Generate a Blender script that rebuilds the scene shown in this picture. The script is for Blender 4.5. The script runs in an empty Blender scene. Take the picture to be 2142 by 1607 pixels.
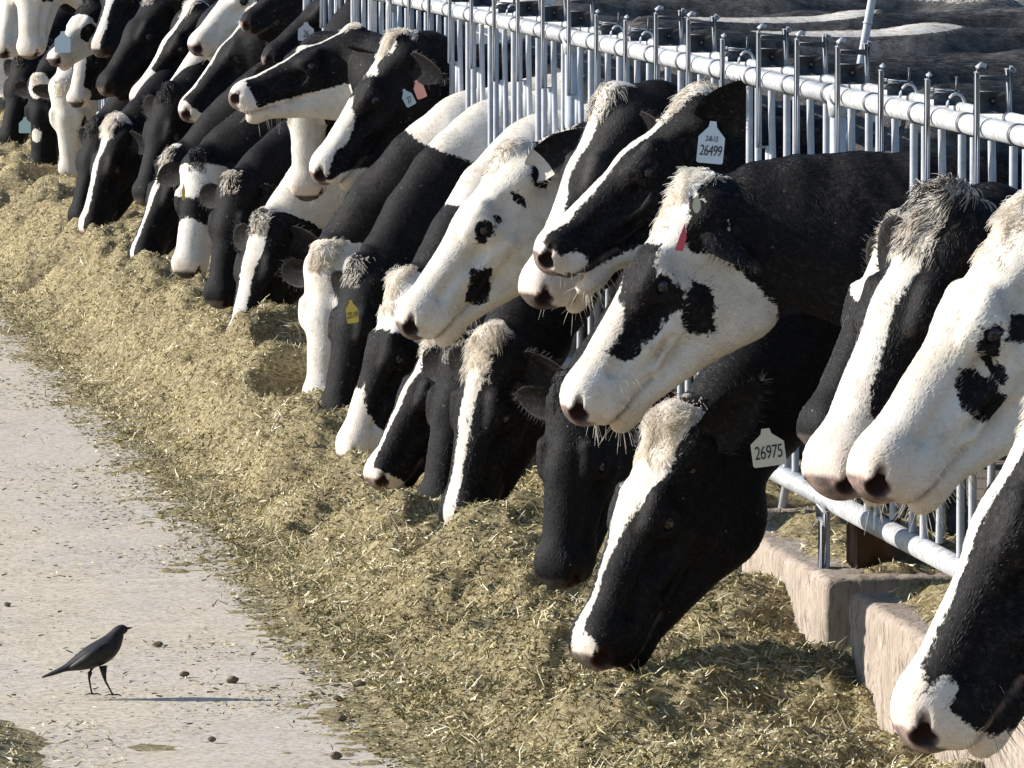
import bpy, math
import numpy as np
from mathutils import Vector, Matrix

DEV = ''
sc = bpy.context.scene
col = sc.collection
R = math.radians

# ---------------------------------------------------------------- camera
FPX, PW, PH = 16800.0, 2142.0, 1607.0
H_CAM, X_CAM = 2.13, -3.07
th = math.atan(1219 / FPX)
al = math.atan(2116 / FPX * math.cos(th))
Fv = Vector((math.sin(al) * math.cos(th), math.cos(al) * math.cos(th), -math.sin(th)))
Rv = Vector((math.cos(al), -math.sin(al), 0))
Uv = Rv.cross(Fv)
cam_d = bpy.data.cameras.new('camera')
cam = bpy.data.objects.new('camera', cam_d)
col.objects.link(cam)
cam_d.sensor_width = 36
cam_d.lens = FPX / PW * 36
cam_d.clip_start = 0.5
cam_d.clip_end = 2000
M = Matrix.Identity(4)
for i in range(3):
    M[i][0] = Rv[i]; M[i][1] = Uv[i]; M[i][2] = -Fv[i]
M[0][3], M[1][3], M[2][3] = X_CAM, 0, H_CAM
cam.matrix_world = M
sc.camera = cam

# ---------------------------------------------------------------- sky and sun
SUN_EL, SUN_BACK = 24.0, 17.0            # the sun stands on the road side, a little beyond the row
world = bpy.data.worlds.new('World')
sc.world = world
world.use_nodes = True
wn = world.node_tree
bg = wn.nodes['Background']
sky = wn.nodes.new('ShaderNodeTexSky')
sky.sky_type = 'NISHITA'
sky.sun_disc = False
sky.dust_density = 0.3
sky.ozone_density = 2.5
sky.sun_elevation = R(SUN_EL)
sd = Vector((-math.cos(R(SUN_BACK)) * math.cos(R(SUN_EL)), math.sin(R(SUN_BACK)) * math.cos(R(SUN_EL)), math.sin(R(SUN_EL))))
sky.sun_rotation = math.atan2(sd.x, sd.y)
wn.links.new(sky.outputs[0], bg.inputs[0])
bg.inputs[1].default_value = 0.088
sl = bpy.data.lights.new('sun', 'SUN')
sl.energy = 3.9
sl.angle = R(0.5)
sl.color = (1.0, 0.95, 0.87)
sun = bpy.data.objects.new('sun', sl)
col.objects.link(sun)
sun.rotation_euler = sd.to_track_quat('Z', 'Y').to_euler()
sc.view_settings.view_transform = 'Standard'
sc.view_settings.look = 'None'
sc.view_settings.exposure = 1.06
sc.view_settings.gamma = 1.0

# ---------------------------------------------------------------- helpers
def scale_at_depth(d): return FPX / d
def at(px, py, s):
    """the world point that stands at pixel (px, py) at the depth where one metre spans s pixels"""
    d = FPX / s
    return Vector((X_CAM, 0, H_CAM)) + Fv * d + Rv * ((px - PW / 2) / s) - Uv * ((py - PH / 2) / s)

def tag(o, label=None, cat=None, group=None, kind=None):
    if label: o['label'] = label
    if cat: o['category'] = cat
    if group: o['group'] = group
    if kind: o['kind'] = kind
    return o

def empty(name, loc=(0, 0, 0), parent=None):
    o = bpy.data.objects.new(name, None)
    o.empty_display_size = 0.05
    col.objects.link(o)
    o.location = loc
    if parent: o.parent = parent
    return o

def mesh_obj(name, V, F, mats, parent=None, smooth=True, midx=None, attrs=None):
    """V: n x 3 array; F: m x k array or list of such arrays"""
    me = bpy.data.meshes.new(name)
    V = np.asarray(V, dtype=np.float32)
    Fs = F if isinstance(F, list) else [F]
    Fs = [np.asarray(f, dtype=np.int32) for f in Fs if len(f)]
    loops = np.concatenate([f.ravel() for f in Fs])
    tot = np.concatenate([np.full(len(f), f.shape[1], dtype=np.int32) for f in Fs])
    start = np.concatenate([[0], np.cumsum(tot)[:-1]]).astype(np.int32)
    me.vertices.add(len(V)); me.vertices.foreach_set('co', V.ravel())
    me.loops.add(len(loops)); me.loops.foreach_set('vertex_index', loops)
    me.polygons.add(len(tot)); me.polygons.foreach_set('loop_start', start); me.polygons.foreach_set('loop_total', tot)
    if smooth: me.polygons.foreach_set('use_smooth', np.ones(len(tot), dtype=bool))
    for m in (mats if isinstance(mats, (list, tuple)) else [mats]): me.materials.append(m)
    if midx is not None: me.polygons.foreach_set('material_index', np.asarray(midx, dtype=np.int32))
    if attrs:
        for k, a in attrs.items():
            at_ = me.attributes.new(k, 'FLOAT', 'POINT')
            at_.data.foreach_set('value', np.asarray(a, dtype=np.float32))
    me.update(calc_edges=True)
    me.validate()
    o = bpy.data.objects.new(name, me)
    col.objects.link(o)
    if parent: o.parent = parent
    return o

class MB:
    """collects boxes, tubes and lathes into one mesh"""
    def __init__(s): s.V = []; s.Q = []; s.T = []; s.n = 0
    def add(s, V, Q=None, T=None):
        V = np.asarray(V, float)
        if Q is not None and len(Q): s.Q.append(np.asarray(Q) + s.n)
        if T is not None and len(T): s.T.append(np.asarray(T) + s.n)
        s.V.append(V); s.n += len(V)
    def box(s, c, d, rot=None, bev=0.0):
        c = np.array(c, float); h = np.array(d, float) / 2
        if bev <= 0:
            P = np.array([[x, y, z] for x in (-1, 1) for y in (-1, 1) for z in (-1, 1)], float) * h
            Q = [[0, 1, 3, 2], [4, 6, 7, 5], [0, 4, 5, 1], [2, 3, 7, 6], [0, 2, 6, 4], [1, 5, 7, 3]]
            T = []
        else:
            bm_V = []; ids = {}
            for x in (-1, 1):
                for y in (-1, 1):
                    for z in (-1, 1):
                        for a in range(3):
                            hh = h - bev; hh[a] = h[a]
                            ids[(x, y, z, a)] = len(bm_V)
                            bm_V.append(np.array([x, y, z]) * hh)
            P = np.array(bm_V); Q = []; T = []
            for a in range(3):
                b, e = (a + 1) % 3, (a + 2) % 3
                for sg in (-1, 1):
                    q = []
                    for (u, v) in ((-1, -1), (1, -1), (1, 1), (-1, 1)):
                        k = [0, 0, 0]; k[a] = sg; k[b] = u; k[e] = v
                        q.append(ids[(k[0], k[1], k[2], a)])
                    Q.append(q if sg > 0 else q[::-1])
                # edges along axis a
                for u in (-1, 1):
                    for v in (-1, 1):
                        q = []
                        for (w, ax) in ((-1, b), (1, b), (1, e), (-1, e)):
                            k = [0, 0, 0]; k[a] = w; k[b] = u; k[e] = v
                            q.append(ids[(k[0], k[1], k[2], ax)])
                        Q.append(q if u * v > 0 else q[::-1])
            for x in (-1, 1):
                for y in (-1, 1):
                    for z in (-1, 1):
                        t = [ids[(x, y, z, 0)], ids[(x, y, z, 1)], ids[(x, y, z, 2)]]
                        T.append(t if x * y * z > 0 else t[::-1])
        if rot is not None: P = P @ np.array(rot.to_3x3()).T
        s.add(P + c, Q, T); return s
    def tube(s, pts, r, n=12, cap=True, flat=1.0, ref=(0, 0, 1)):
        pts = np.array(pts, float); k = len(pts)
        r = np.full(k, r, float) if np.isscalar(r) else np.array(r, float)
        V = []
        ref = np.array(ref, float)
        for i in range(k):
            t = pts[min(i + 1, k - 1)] - pts[max(i - 1, 0)]; t /= np.linalg.norm(t) + 1e-12
            rr = ref if abs(t @ ref) < .95 else np.array((1., 0, 0))
            a = np.cross(t, rr); a /= np.linalg.norm(a); b = np.cross(a, t)
            for j in range(n):
                w = 2 * math.pi * j / n
                V.append(pts[i] + r[i] * (math.cos(w) * a + math.sin(w) * b * flat))
        Q = [[i * n + j, i * n + (j + 1) % n, (i + 1) * n + (j + 1) % n, (i + 1) * n + j] for i in range(k - 1) for j in range(n)]
        T = []
        if cap:
            V.append(pts[0]); V.append(pts[-1]); c0, c1 = k * n, k * n + 1
            T = [[c0, (j + 1) % n, j] for j in range(n)] + [[c1, (k - 1) * n + j, (k - 1) * n + (j + 1) % n] for j in range(n)]
        s.add(V, Q, T); return s
    def build(s, name, mats, parent=None, smooth=False, **kw):
        V = np.concatenate(s.V)
        F = []
        if s.Q: F.append(np.concatenate(s.Q))
        if s.T: F.append(np.concatenate(s.T))
        o = mesh_obj(name, V, F, mats, parent, smooth, **kw)
        return o

# ---------------------------------------------------------------- value noise on arrays
def _hash(ix, iy, iz):
    n = (ix.astype(np.int64) * 374761393 + iy.astype(np.int64) * 668265263 + iz.astype(np.int64) * 2147483647 + 1442695)
    n = (n ^ (n >> 13)) * 1274126177
    n = n ^ (n >> 16)
    return (n & 0xffffff) / float(0xffffff)
def vnoise(P):
    P = np.asarray(P, float)
    I = np.floor(P).astype(np.int64); f = P - I; f = f * f * (3 - 2 * f)
    r = 0
    for dx in (0, 1):
        for dy in (0, 1):
            for dz in (0, 1):
                w = (f[..., 0] if dx else 1 - f[..., 0]) * (f[..., 1] if dy else 1 - f[..., 1]) * (f[..., 2] if dz else 1 - f[..., 2])
                r = r + w * _hash(I[..., 0] + dx, I[..., 1] + dy, I[..., 2] + dz)
    return r * 2 - 1
def fbm(P, o=4, g=.5):
    a = 1.; r = 0; P = np.array(P, float)
    for i in range(o):
        r = r + a * vnoise(P + 17.3 * i); P = P * 2.03; a *= g
    return r

# ---------------------------------------------------------------- materials
def new_mat(name):
    m = bpy.data.materials.new(name); m.use_nodes = True
    nt = m.node_tree; b = nt.nodes['Principled BSDF']
    return m, nt, b
def N(nt, t, **kw):
    n = nt.nodes.new(t)
    for k, v in kw.items():
        if k.startswith('i_'): n.inputs[int(k[2:])].default_value = v
        else: setattr(n, k, v)
    return n
def ramp(nt, src, stops, interp='LINEAR'):
    r = nt.nodes.new('ShaderNodeValToRGB'); r.color_ramp.interpolation = interp
    while len(r.color_ramp.elements) < len(stops): r.color_ramp.elements.new(0.5)
    for e, (p, c) in zip(r.color_ramp.elements, stops):
        e.position = p; e.color = (c[0], c[1], c[2], 1)
    nt.links.new(src, r.inputs[0]); return r
def noise(nt, vec, scale, detail=4, rough=.5):
    n = nt.nodes.new('ShaderNodeTexNoise'); n.inputs['Scale'].default_value = scale
    n.inputs['Detail'].default_value = detail; n.inputs['Roughness'].default_value = rough
    if vec is not None: nt.links.new(vec, n.inputs['Vector'])
    return n
def mathn(nt, op, a, b=None, clamp=False):
    n = nt.nodes.new('ShaderNodeMath'); n.operation = op; n.use_clamp = clamp
    for i, v in enumerate((a, b)):
        if v is None: continue
        if isinstance(v, (int, float)): n.inputs[i].default_value = v
        else: nt.links.new(v, n.inputs[i])
    return n.outputs[0]
def mixc(nt, fac, a, b, mode='MIX'):
    n = nt.nodes.new('ShaderNodeMix'); n.data_type = 'RGBA'; n.blend_type = mode
    if isinstance(fac, (int, float)): n.inputs[0].default_value = fac
    else: nt.links.new(fac, n.inputs[0])
    for i, v in ((6, a), (7, b)):
        if isinstance(v, tuple): n.inputs[i].default_value = (v[0], v[1], v[2], 1)
        else: nt.links.new(v, n.inputs[i])
    return n.outputs[2]

WHITE = (0.66, 0.62, 0.56); BLACK = (0.0035, 0.0034, 0.0042)
def coat_material(hair=False):
    m, nt, b = new_mat('hair_coat' if hair else 'cow_coat')
    A = lambda n: N(nt, 'ShaderNodeAttribute', attribute_name=n).outputs['Fac']
    tc = N(nt, 'ShaderNodeTexCoord').outputs['Object']
    coat = A('coat')
    if hair:
        f = coat
        e = mathn(nt, 'GREATER_THAN', f, 0.0)
    else:
        n1 = noise(nt, tc, 85, 4, .65).outputs[0]; n2 = noise(nt, tc, 14, 2).outputs[0]
        f = mathn(nt, 'ADD', coat, mathn(nt, 'MULTIPLY', mathn(nt, 'SUBTRACT', n1, .5), .030))
        f = mathn(nt, 'ADD', f, mathn(nt, 'MULTIPLY', mathn(nt, 'SUBTRACT', n2, .5), .02))
        e = mathn(nt, 'MULTIPLY_ADD', f, 260.0); e.node.inputs[2].default_value = .5; e.node.use_clamp = True
    # dust and stains
    st = noise(nt, tc, 9, 5, .6).outputs[0]
    wcol = mixc(nt, ramp(nt, st, [(.42, (0, 0, 0)), (.72, (1, 1, 1))]).outputs[0], (.93, .885, .81) if hair else WHITE, (.56, .49, .40))
    wcol = mixc(nt, ramp(nt, noise(nt, tc, 32, 5, .7).outputs[0], [(.50, (0, 0, 0)), (.74, (.55,) * 3)]).outputs[0], wcol, (.40, .35, .29))
    wcol = mixc(nt, mathn(nt, 'MULTIPLY', A('shadeskin'), .5, True), wcol, (.60, .42, .34))
    dustf = mathn(nt, 'MULTIPLY', A('dust'), ramp(nt, noise(nt, tc, 22, 6, .7).outputs[0], [(.35, (.2,) * 3), (.7, (1, 1, 1))]).outputs[0], True)
    if hair: wcol = mixc(nt, mathn(nt, 'POWER', A('tint'), 5.0), wcol, (.55, .47, .38))
    bcol = mixc(nt, dustf, mixc(nt, mathn(nt, 'POWER', A('tint'), 3.0), BLACK, (.022, .019, .017)) if hair else BLACK, (.21, .20, .19))
    c = mixc(nt, e, bcol, wcol)
    if not hair:
        # flecks of feed caught in the coat
        vo = N(nt, 'ShaderNodeTexVoronoi'); vo.inputs['Scale'].default_value = 38
        nt.links.new(tc, vo.inputs['Vector'])
        rnd = N(nt, 'ShaderNodeSeparateColor'); nt.links.new(vo.outputs['Color'], rnd.inputs[0])
        sp = mathn(nt, 'MULTIPLY', mathn(nt, 'LESS_THAN', vo.outputs['Distance'], .085), mathn(nt, 'GREATER_THAN', rnd.outputs[0], .80))
        c = mixc(nt, mathn(nt, 'MULTIPLY', sp, .55), c, (.30, .26, .19))
        # bare muzzle skin
        mz = A('muzzle')
        mn = noise(nt, tc, 30, 4).outputs[0]
        skin = mixc(nt, ramp(nt, mn, [(.4, (0, 0, 0)), (.6, (1, 1, 1))]).outputs[0], (.30, .205, .175), (.10, .078, .072))
        skin = mixc(nt, A('darknose'), skin, (.045, .04, .038))
        c = mixc(nt, mathn(nt, 'MULTIPLY', mathn(nt, 'ADD', mz, mathn(nt, 'MULTIPLY', mathn(nt, 'SUBTRACT', n1, .5), .6)), 1.2, True), c, skin)
        # inside of nostrils, mouth line
        c = mixc(nt, A('hole'), c, (.022, .010, .010))
        bmp = N(nt, 'ShaderNodeBump'); bmp.inputs['Strength'].default_value = .35; bmp.inputs['Distance'].default_value = .004
        mp = N(nt, 'ShaderNodeMapping'); nt.links.new(tc, mp.inputs[0]); mp.inputs['Scale'].default_value = (1, 1, 1)
        nt.links.new(noise(nt, tc, 160, 3, .7).outputs[0], bmp.inputs['Height'])
        nt.links.new(bmp.outputs[0], b.inputs['Normal'])
        rr = mixc(nt, mz, (.68,) * 3, (.34,) * 3)
        nt.links.new(rr, b.inputs['Roughness'])
    else:
        b.inputs['Roughness'].default_value = .42
        tl = N(nt, 'ShaderNodeBsdfTranslucent'); mx = N(nt, 'ShaderNodeMixShader'); nt.links.new(mathn(nt, 'MULTIPLY', e, .6), mx.inputs[0])
        nt.links.new(c, tl.inputs[0]); nt.links.new(b.outputs[0], mx.inputs[1]); nt.links.new(tl.outputs[0], mx.inputs[2])
        nt.links.new(mx.outputs[0], nt.nodes['Material Output'].inputs[0])
    nt.links.new(c, b.inputs['Base Color'])
    b.inputs['Specular IOR Level'].default_value = .26 if hair else .12
    b.inputs['Sheen Weight'].default_value = 0.0
    b.inputs['Sheen Roughness'].default_value = .5
    return m
MAT_COAT = coat_material(); MAT_HAIR = coat_material(True)
MAT_EYE, _nt, _b = new_mat('eyeball')
_b.inputs['Base Color'].default_value = (.012, .009, .012, 1); _b.inputs['Roughness'].default_value = .08

# ---------------------------------------------------------------- cow: implicit surface
def smin(a, b, k):
    h = np.clip(.5 + .5 * (b - a) / k, 0, 1)
    return b + (a - b) * h - k * h * (1 - h)
def smax(a, b, k): return -smin(-a, -b, k)
def ell(P, c, r):
    q = (P - np.array(c, np.float32)) / np.array(r, np.float32)
    k0 = np.sqrt((q * q).sum(-1)); k1 = np.sqrt(((q / np.array(r, np.float32)) ** 2).sum(-1)) + 1e-9
    return k0 * (k0 - 1) / k1
def rc(P, a, b, r1, r2, ys=1.0):
    a = np.array(a, np.float32); b = np.array(b, np.float32); ab = b - a
    t = np.clip(((P - a) @ ab) / (ab @ ab), 0, 1)
    d = P - (a + t[..., None] * ab)
    if ys != 1.0: d = d * np.array((1, 1 / ys, 1), np.float32)
    l = np.sqrt((d * d).sum(-1))
    return (l - (r1 + (r2 - r1) * t)) * (ys if ys < 1 else 1)

EYE_C = (.235, .088, -.064); EYE_R = .0250
def head_sdf(q, closed=False, chew=0.0):
    P = q.copy(); P[..., 1] = np.abs(P[..., 1])
    # cranium and nasal bridge: broad flat forehead narrowing to the nose
    d = rc(P, (.05, 0, -.075), (.24, 0, -.068), .078, .070)
    d = smin(d, rc(P, (.08, .05, -.075), (.27, .038, -.066), .058, .042), .03)
    d = smin(d, rc(P, (.22, 0, -.066), (.50, 0, -.060), .070, .050), .03)
    d = smin(d, rc(P, (.28, .022, -.062), (.52, .020, -.055), .048, .038), .02)
    d = smin(d, rc(P, (.24, .03, -.125), (.47, .022, -.095), .062, .048), .03)
    # poll
    d = smin(d, ell(P, (.012, 0, -.045), (.055, .062, .058)), .03)
    d = smin(d, ell(P, (.04, .07, -.085), (.05, .045, .045)), .03)
    # masseter and jaw
    d = smin(d, ell(P, (.175, .045, -.180), (.135, .052, .140)), .035)
    d = smin(d, ell(P, (.145, .030, -.245), (.100, .050, .088)), .03)
    d = smin(d, rc(P, (.18, .030, -.270), (.50, .018, -.140), .052, .034), .03)
    d = smin(d, rc(P, (.20, .0, -.24), (.48, .0, -.135), .055, .038), .03)
    # facial crest
    d = smin(d, rc(P, (.225, .084, -.138), (.375, .063, -.115), .021, .015), .018)
    # muzzle
    d = smin(d, ell(P, (.520, 0, -.066), (.080, .070, .064)), .022)
    d = smin(d, ell(P, (.528, .036, -.062), (.060, .044, .052)), .018)
    d = smin(d, ell(P, (.500, .040, -.112), (.070, .040, .040)), .018)
    # chin and lower lip
    d = smin(d, ell(P, (.508 , 0, -.158 - chew), (.060, .046, .034)), .018)
    # orbit: brow ridge above, hollow around
    d = smin(d, rc(P, (.190, .076, -.034), (.266, .073, -.036), .029, .020), .016)
    d = smin(d, ell(P, (.228, .079, -.068), (.050, .033, .046)), .02)
    # hollow above the eye, hollow before it
    d = smax(d, -ell(P, (.150, .118, -.075), (.05, .022, .03)), .025)
    d = smax(d, -ell(P, (.315, .083, -.086), (.048, .022, .024)), .014)
    d = smax(d, -ell(P, (.400, .079, -.155), (.085, .028, .026)), .02)
    d = smax(d, -rc(P, (.27, .112, -.215), (.17, .118, -.300), .014, .018), .022)
    d = smax(d, -rc(P, (.05, .108, -.14), (.045, .112, -.27), .016, .020), .025)
    # vein and tendon lines on the side of the face
    d = smin(d, rc(P, (.28, .084, -.150), (.40, .060, -.150), .009, .007), .012)
    d = smin(d, rc(P, (.40, .060, -.150), (.47, .058, -.105), .008, .007), .012)
    d = smax(d, -rc(P, (.27, .105, -.175), (.40, .080, -.178), .012, .010), .02)
    d = smax(d, -rc(P, (.33, .080, -.070), (.46, .066, -.072), .010, .008), .02)
    # socket and lids
    e = np.array(EYE_C, np.float32)
    v = P - e; n = np.array((.28, .93, .22), np.float32); n /= np.linalg.norm(n)
    h = v @ n; w = v - h[..., None] * n
    # almond lid ring: stretched along the face
    w2 = w * np.array((.80, 1, 1.12), np.float32)
    rr = np.sqrt((w2 * w2).sum(-1))
    ring = np.sqrt((rr - .0235) ** 2 + (h - .010) ** 2) - .0078
    up = np.clip(v[..., 2] / .02, 0, 1) * .0022
    d = smin(d, ring - up, .008)
    if not closed:
        d = smax(d, -(np.sqrt(((v - n * .012) ** 2 * np.array((.62, 1, 2.0), np.float32)).sum(-1)) - .0150), .004)
    else:
        d = smin(d, np.sqrt(((v - n * .000) ** 2).sum(-1)) - .021, .006)
    # nostril
    d = smin(d, ell(P, (.562, .046, -.052), (.024, .022, .026)), .012)
    d = smax(d, -ell(P, (.578, .052, -.060), (.026, .018, .021)), .006)
    d = smax(d, -rc(P, (.572, .058, -.052), (.540, .078, -.034), .011, .006), .006)
    # mouth line
    m = smin(rc(P, (.60, 0, -.126), (.530, .055, -.134), .006, .006), rc(P, (.530, .055, -.134), (.425, .070, -.158), .006, .004), .01)
    d = smax(d, -m, .009)
    if chew > 0:
        d = smax(d, -ell(P, (.56, 0, -.136 - chew*.5), (.07, .045, .006 + chew * .5)), .01)
    return d

def nets(f, org_pts, gx, gy, gz, B=8):
    """surface nets of f on the box grid gx x gy x gz; org_pts: margin multiplier"""
    nx, ny, nz = len(gx), len(gy), len(gz)
    bx, by, bz = [-(-(n - 1) // B) for n in (nx, ny, nz)]
    ext = lambda g, nb: np.concatenate([g, g[-1] + (g[-1] - g[-2]) * np.arange(1, nb * B + 1 - len(g) + 1)]) if nb * B + 1 > len(g) else g
    gx, gy, gz = ext(gx, bx), ext(gy, by), ext(gz, bz)
    nx, ny, nz = len(gx), len(gy), len(gz)
    cx = (gx[0:-1:B][:bx] + gx[B::B][:bx]) / 2; cy = (gy[0:-1:B][:by] + gy[B::B][:by]) / 2; cz = (gz[0:-1:B][:bz] + gz[B::B][:bz]) / 2
    hx = (gx[B::B][:bx] - gx[0:-1:B][:bx]) / 2; hy = (gy[B::B][:by] - gy[0:-1:B][:by]) / 2; hz = (gz[B::B][:bz] - gz[0:-1:B][:bz]) / 2
    C = np.stack(np.meshgrid(cx, cy, cz, indexing='ij'), -1).reshape(-1, 3).astype(np.float32)
    Hd = np.sqrt(hx[:, None, None] ** 2 + hy[None, :, None] ** 2 + hz[None, None, :] ** 2).ravel()
    dc = f(C)
    keep = np.abs(dc) < Hd * 1.35 + .012
    ids = np.nonzero(keep)[0]
    vol = np.repeat(np.repeat(np.repeat(dc.reshape(bx, by, bz), B, 0), B, 1), B, 2)
    full = np.empty((nx, ny, nz), np.float32); full[:-1, :-1, :-1] = vol
    full[-1] = 1; full[:, -1] = 1; full[:, :, -1] = 1
    bi, bj, bk = np.unravel_index(ids, (bx, by, bz))
    o = np.arange(B + 1)
    I = (bi[:, None] * B + o)[:, :, None, None]; J = (bj[:, None] * B + o)[:, None, :, None]; K = (bk[:, None] * B + o)[:, None, None, :]
    I, J, K = np.broadcast_arrays(I, J, K)
    lin = np.unique((I.astype(np.int64) * ny + J) * nz + K)
    i, j, k = lin // (ny * nz), (lin // nz) % ny, lin % nz
    P = np.stack([gx[i], gy[j], gz[k]], -1).astype(np.float32)
    val = np.empty(len(P), np.float32)
    for a in range(0, len(P), 200000): val[a:a + 200000] = f(P[a:a + 200000])
    full.reshape(-1)[lin] = val
    # active cells
    S = full < 0
    ii, jj, kk = np.nonzero(np.zeros((1, 1, 1), bool)) if False else (None, None, None)
    mn = S[:-1, :-1, :-1].astype(np.uint8)
    for dx, dy, dz in ((1,0,0),(0,1,0),(0,0,1),(1,1,0),(1,0,1),(0,1,1),(1,1,1)):
        mn += S[dx:nx - 1 + dx, dy:ny - 1 + dy, dz:nz - 1 + dz]
    ci, cj, ck = np.nonzero((mn > 0) & (mn < 8))
    cellid = np.full((nx - 1, ny - 1, nz - 1), -1, np.int32); cellid[ci, cj, ck] = np.arange(len(ci))
    acc = np.zeros((len(ci), 3)); cnt = np.zeros(len(ci))
    cor = [(a, b, c) for a in (0, 1) for b in (0, 1) for c in (0, 1)]
    G = lambda a, b, c: np.stack([gx[ci + a], gy[cj + b], gz[ck + c]], -1)
    for a in cor:
        for ax in range(3):
            if a[ax]: continue
            b = list(a); b[ax] = 1; b = tuple(b)
            va = full[ci + a[0], cj + a[1], ck + a[2]]; vb = full[ci + b[0], cj + b[1], ck + b[2]]
            m = (va < 0) != (vb < 0)
            t = np.where(m, va / np.where(m, va - vb, 1), 0)[:, None]
            acc += np.where(m[:, None], G(*a) * (1 - t) + G(*b) * t, 0); cnt += m
    V = acc / np.maximum(cnt, 1)[:, None]
    Q = []
    for ax in range(3):
        sl0 = [slice(1, n - 1) for n in (nx, ny, nz)]; sl0[ax] = slice(0, (nx, ny, nz)[ax] - 1)
        sl1 = list(sl0); sl1[ax] = slice(1, (nx, ny, nz)[ax])
        A, Bv = S[tuple(sl0)], S[tuple(sl1)]
        e = np.nonzero(A != Bv)
        base = [e[d] + (1 if d != ax else 0) for d in range(3)]
        u, w = [(1, 2), (2, 0), (0, 1)][ax]
        def cid(du, dw):
            c = [base[0].copy(), base[1].copy(), base[2].copy()]; c[u] = c[u] - du; c[w] = c[w] - dw
            return cellid[c[0], c[1], c[2]]
        q = np.stack([cid(1, 1), cid(0, 1), cid(0, 0), cid(1, 0)], -1)
        inside_first = A[e]
        q[~inside_first] = q[~inside_first][:, ::-1]
        Q.append(q)
    Q = np.concatenate(Q); Q = Q[(Q >= 0).all(1)]
    return V, Q

def bez(p0, p1, p2, p3, t):
    t = np.asarray(t)[:, None]
    return (1 - t) ** 3 * p0 + 3 * (1 - t) ** 2 * t * p1 + 3 * (1 - t) * t * t * p2 + t ** 3 * p3

def ear_mesh(L=.165, W=.060, droop=0.0, cup=.5, nu=16, nv=10, th_=.0085):
    """leaf-shaped cupped ear along +x, opening towards +z; returns V, Q and the u coordinate"""
    V = []; U = []
    for side in (1, -1):
        for i in range(nu):
            u = i / (nu - 1)
            w = W * (math.sin(math.pi * min(1, (u * .88 + .12))) ** .72) * (1 - .18 * u) + .006
            if u < .2: w = min(w, .020 + u * .16)
            for j in range(nv):
                v = j / (nv - 1) * 2 - 1
                a = v * (1.35 * (1 - u * .55) * cup * 1.6)
                R_ = w / max(.25, 1.35 * (1 - u * .55) * cup * 1.6)
                y = math.sin(a) * R_; z = (1 - math.cos(a)) * R_ * 1.0
                t = th_ * (1 - abs(v) ** 3) * (1 - .6 * u) * .9
                V.append((u * L, y, z + side * -t - droop * L * u * u)); U.append(u)
    Q = []
    n = nu * nv
    for s0 in (0, 1):
        for i in range(nu - 1):
            for j in range(nv - 1):
                q = [s0 * n + i * nv + j, s0 * n + (i + 1) * nv + j, s0 * n + (i + 1) * nv + j + 1, s0 * n + i * nv + j + 1]
                Q.append(q[::-1] if s0 == 0 else q)
    def strip(a, b):
        for k in range(len(a) - 1): Q.append([a[k], a[k + 1], b[k + 1], b[k]])
    strip([i * nv for i in range(nu)], [n + i * nv for i in range(nu)])
    strip([n + i * nv + nv - 1 for i in range(nu)], [i * nv + nv - 1 for i in range(nu)])
    strip([(nu - 1) * nv + j for j in range(nv)], [n + (nu - 1) * nv + j for j in range(nv)])
    return np.array(V), np.array(Q), np.array(U)

def frame_from(axis, ref):
    a = np.array(axis, float); a /= np.linalg.norm(a)
    d = np.array(ref, float); d = d - a * (d @ a); d /= np.linalg.norm(d)
    s = np.cross(d, a)          # side so that (a, s, d) is right handed
    return np.stack([a, s, d], 1)      # columns

def fields(q, spec, base):
    """coat field in head coordinates: positive is white. spec: list of (sign, kind, params)"""
    f = np.full(len(q), .3 if base == 'w' else -.3)
    ay = np.abs(q[:, 1])
    for it in spec:
        sg, kind, p = it[0], it[1], it[2:]
        if kind == 'ball':          # x, y, z, r  (y signed; 'None' for both sides)
            x, y, z, r = p[:4]; sx, sy, sz = p[4] if len(p) > 4 else (1, 1, 1)
            yy = ay if y is None else q[:, 1] - y
            g = r - np.sqrt(((q[:, 0] - x) / sx) ** 2 + (yy / sy) ** 2 * (0 if y is None and len(p) < 5 else 1) + ((q[:, 2] - z) / sz) ** 2)
        elif kind == 'blaze':       # list of (x, halfwidth) along the dorsal side, limit in depth
            xs, ws = zip(*p[0]); off = p[1] if len(p) > 1 else 0
            w = np.interp(q[:, 0], xs, ws)
            g = np.minimum(w - np.abs(q[:, 1] - off) - np.maximum(0, -.075 - q[:, 2]) * .9, .05)
        elif kind == 'front':       # beyond x on the muzzle
            g = q[:, 0] - p[0] + (p[1] * q[:, 2] if len(p) > 1 else 0)
        elif kind == 'back':
            g = p[0] - q[:, 0] + (p[1] * q[:, 2] if len(p) > 1 else 0)
        elif kind == 'under':       # below the plane z = p0 + p1 x
            g = p[0] + p[1] * q[:, 0] - q[:, 2]
        elif kind == 'halo':        # a capsule x0,z0 -> x1,z1, r  on side y sign (0: both)
            x0, z0, x1, z1, r = p[:5]; ys = p[5] if len(p) > 5 else 0
            t = np.clip(((q[:, 0] - x0) * (x1 - x0) + (q[:, 2] - z0) * (z1 - z0)) / ((x1 - x0) ** 2 + (z1 - z0) ** 2 + 1e-9), 0, 1)
            g = r - np.hypot(q[:, 0] - x0 - t * (x1 - x0), q[:, 2] - z0 - t * (z1 - z0))
            if ys: g = np.minimum(g, q[:, 1] * ys - .02)
        f = np.maximum(f, g) if sg > 0 else np.minimum(f, -g)
    return f

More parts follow.
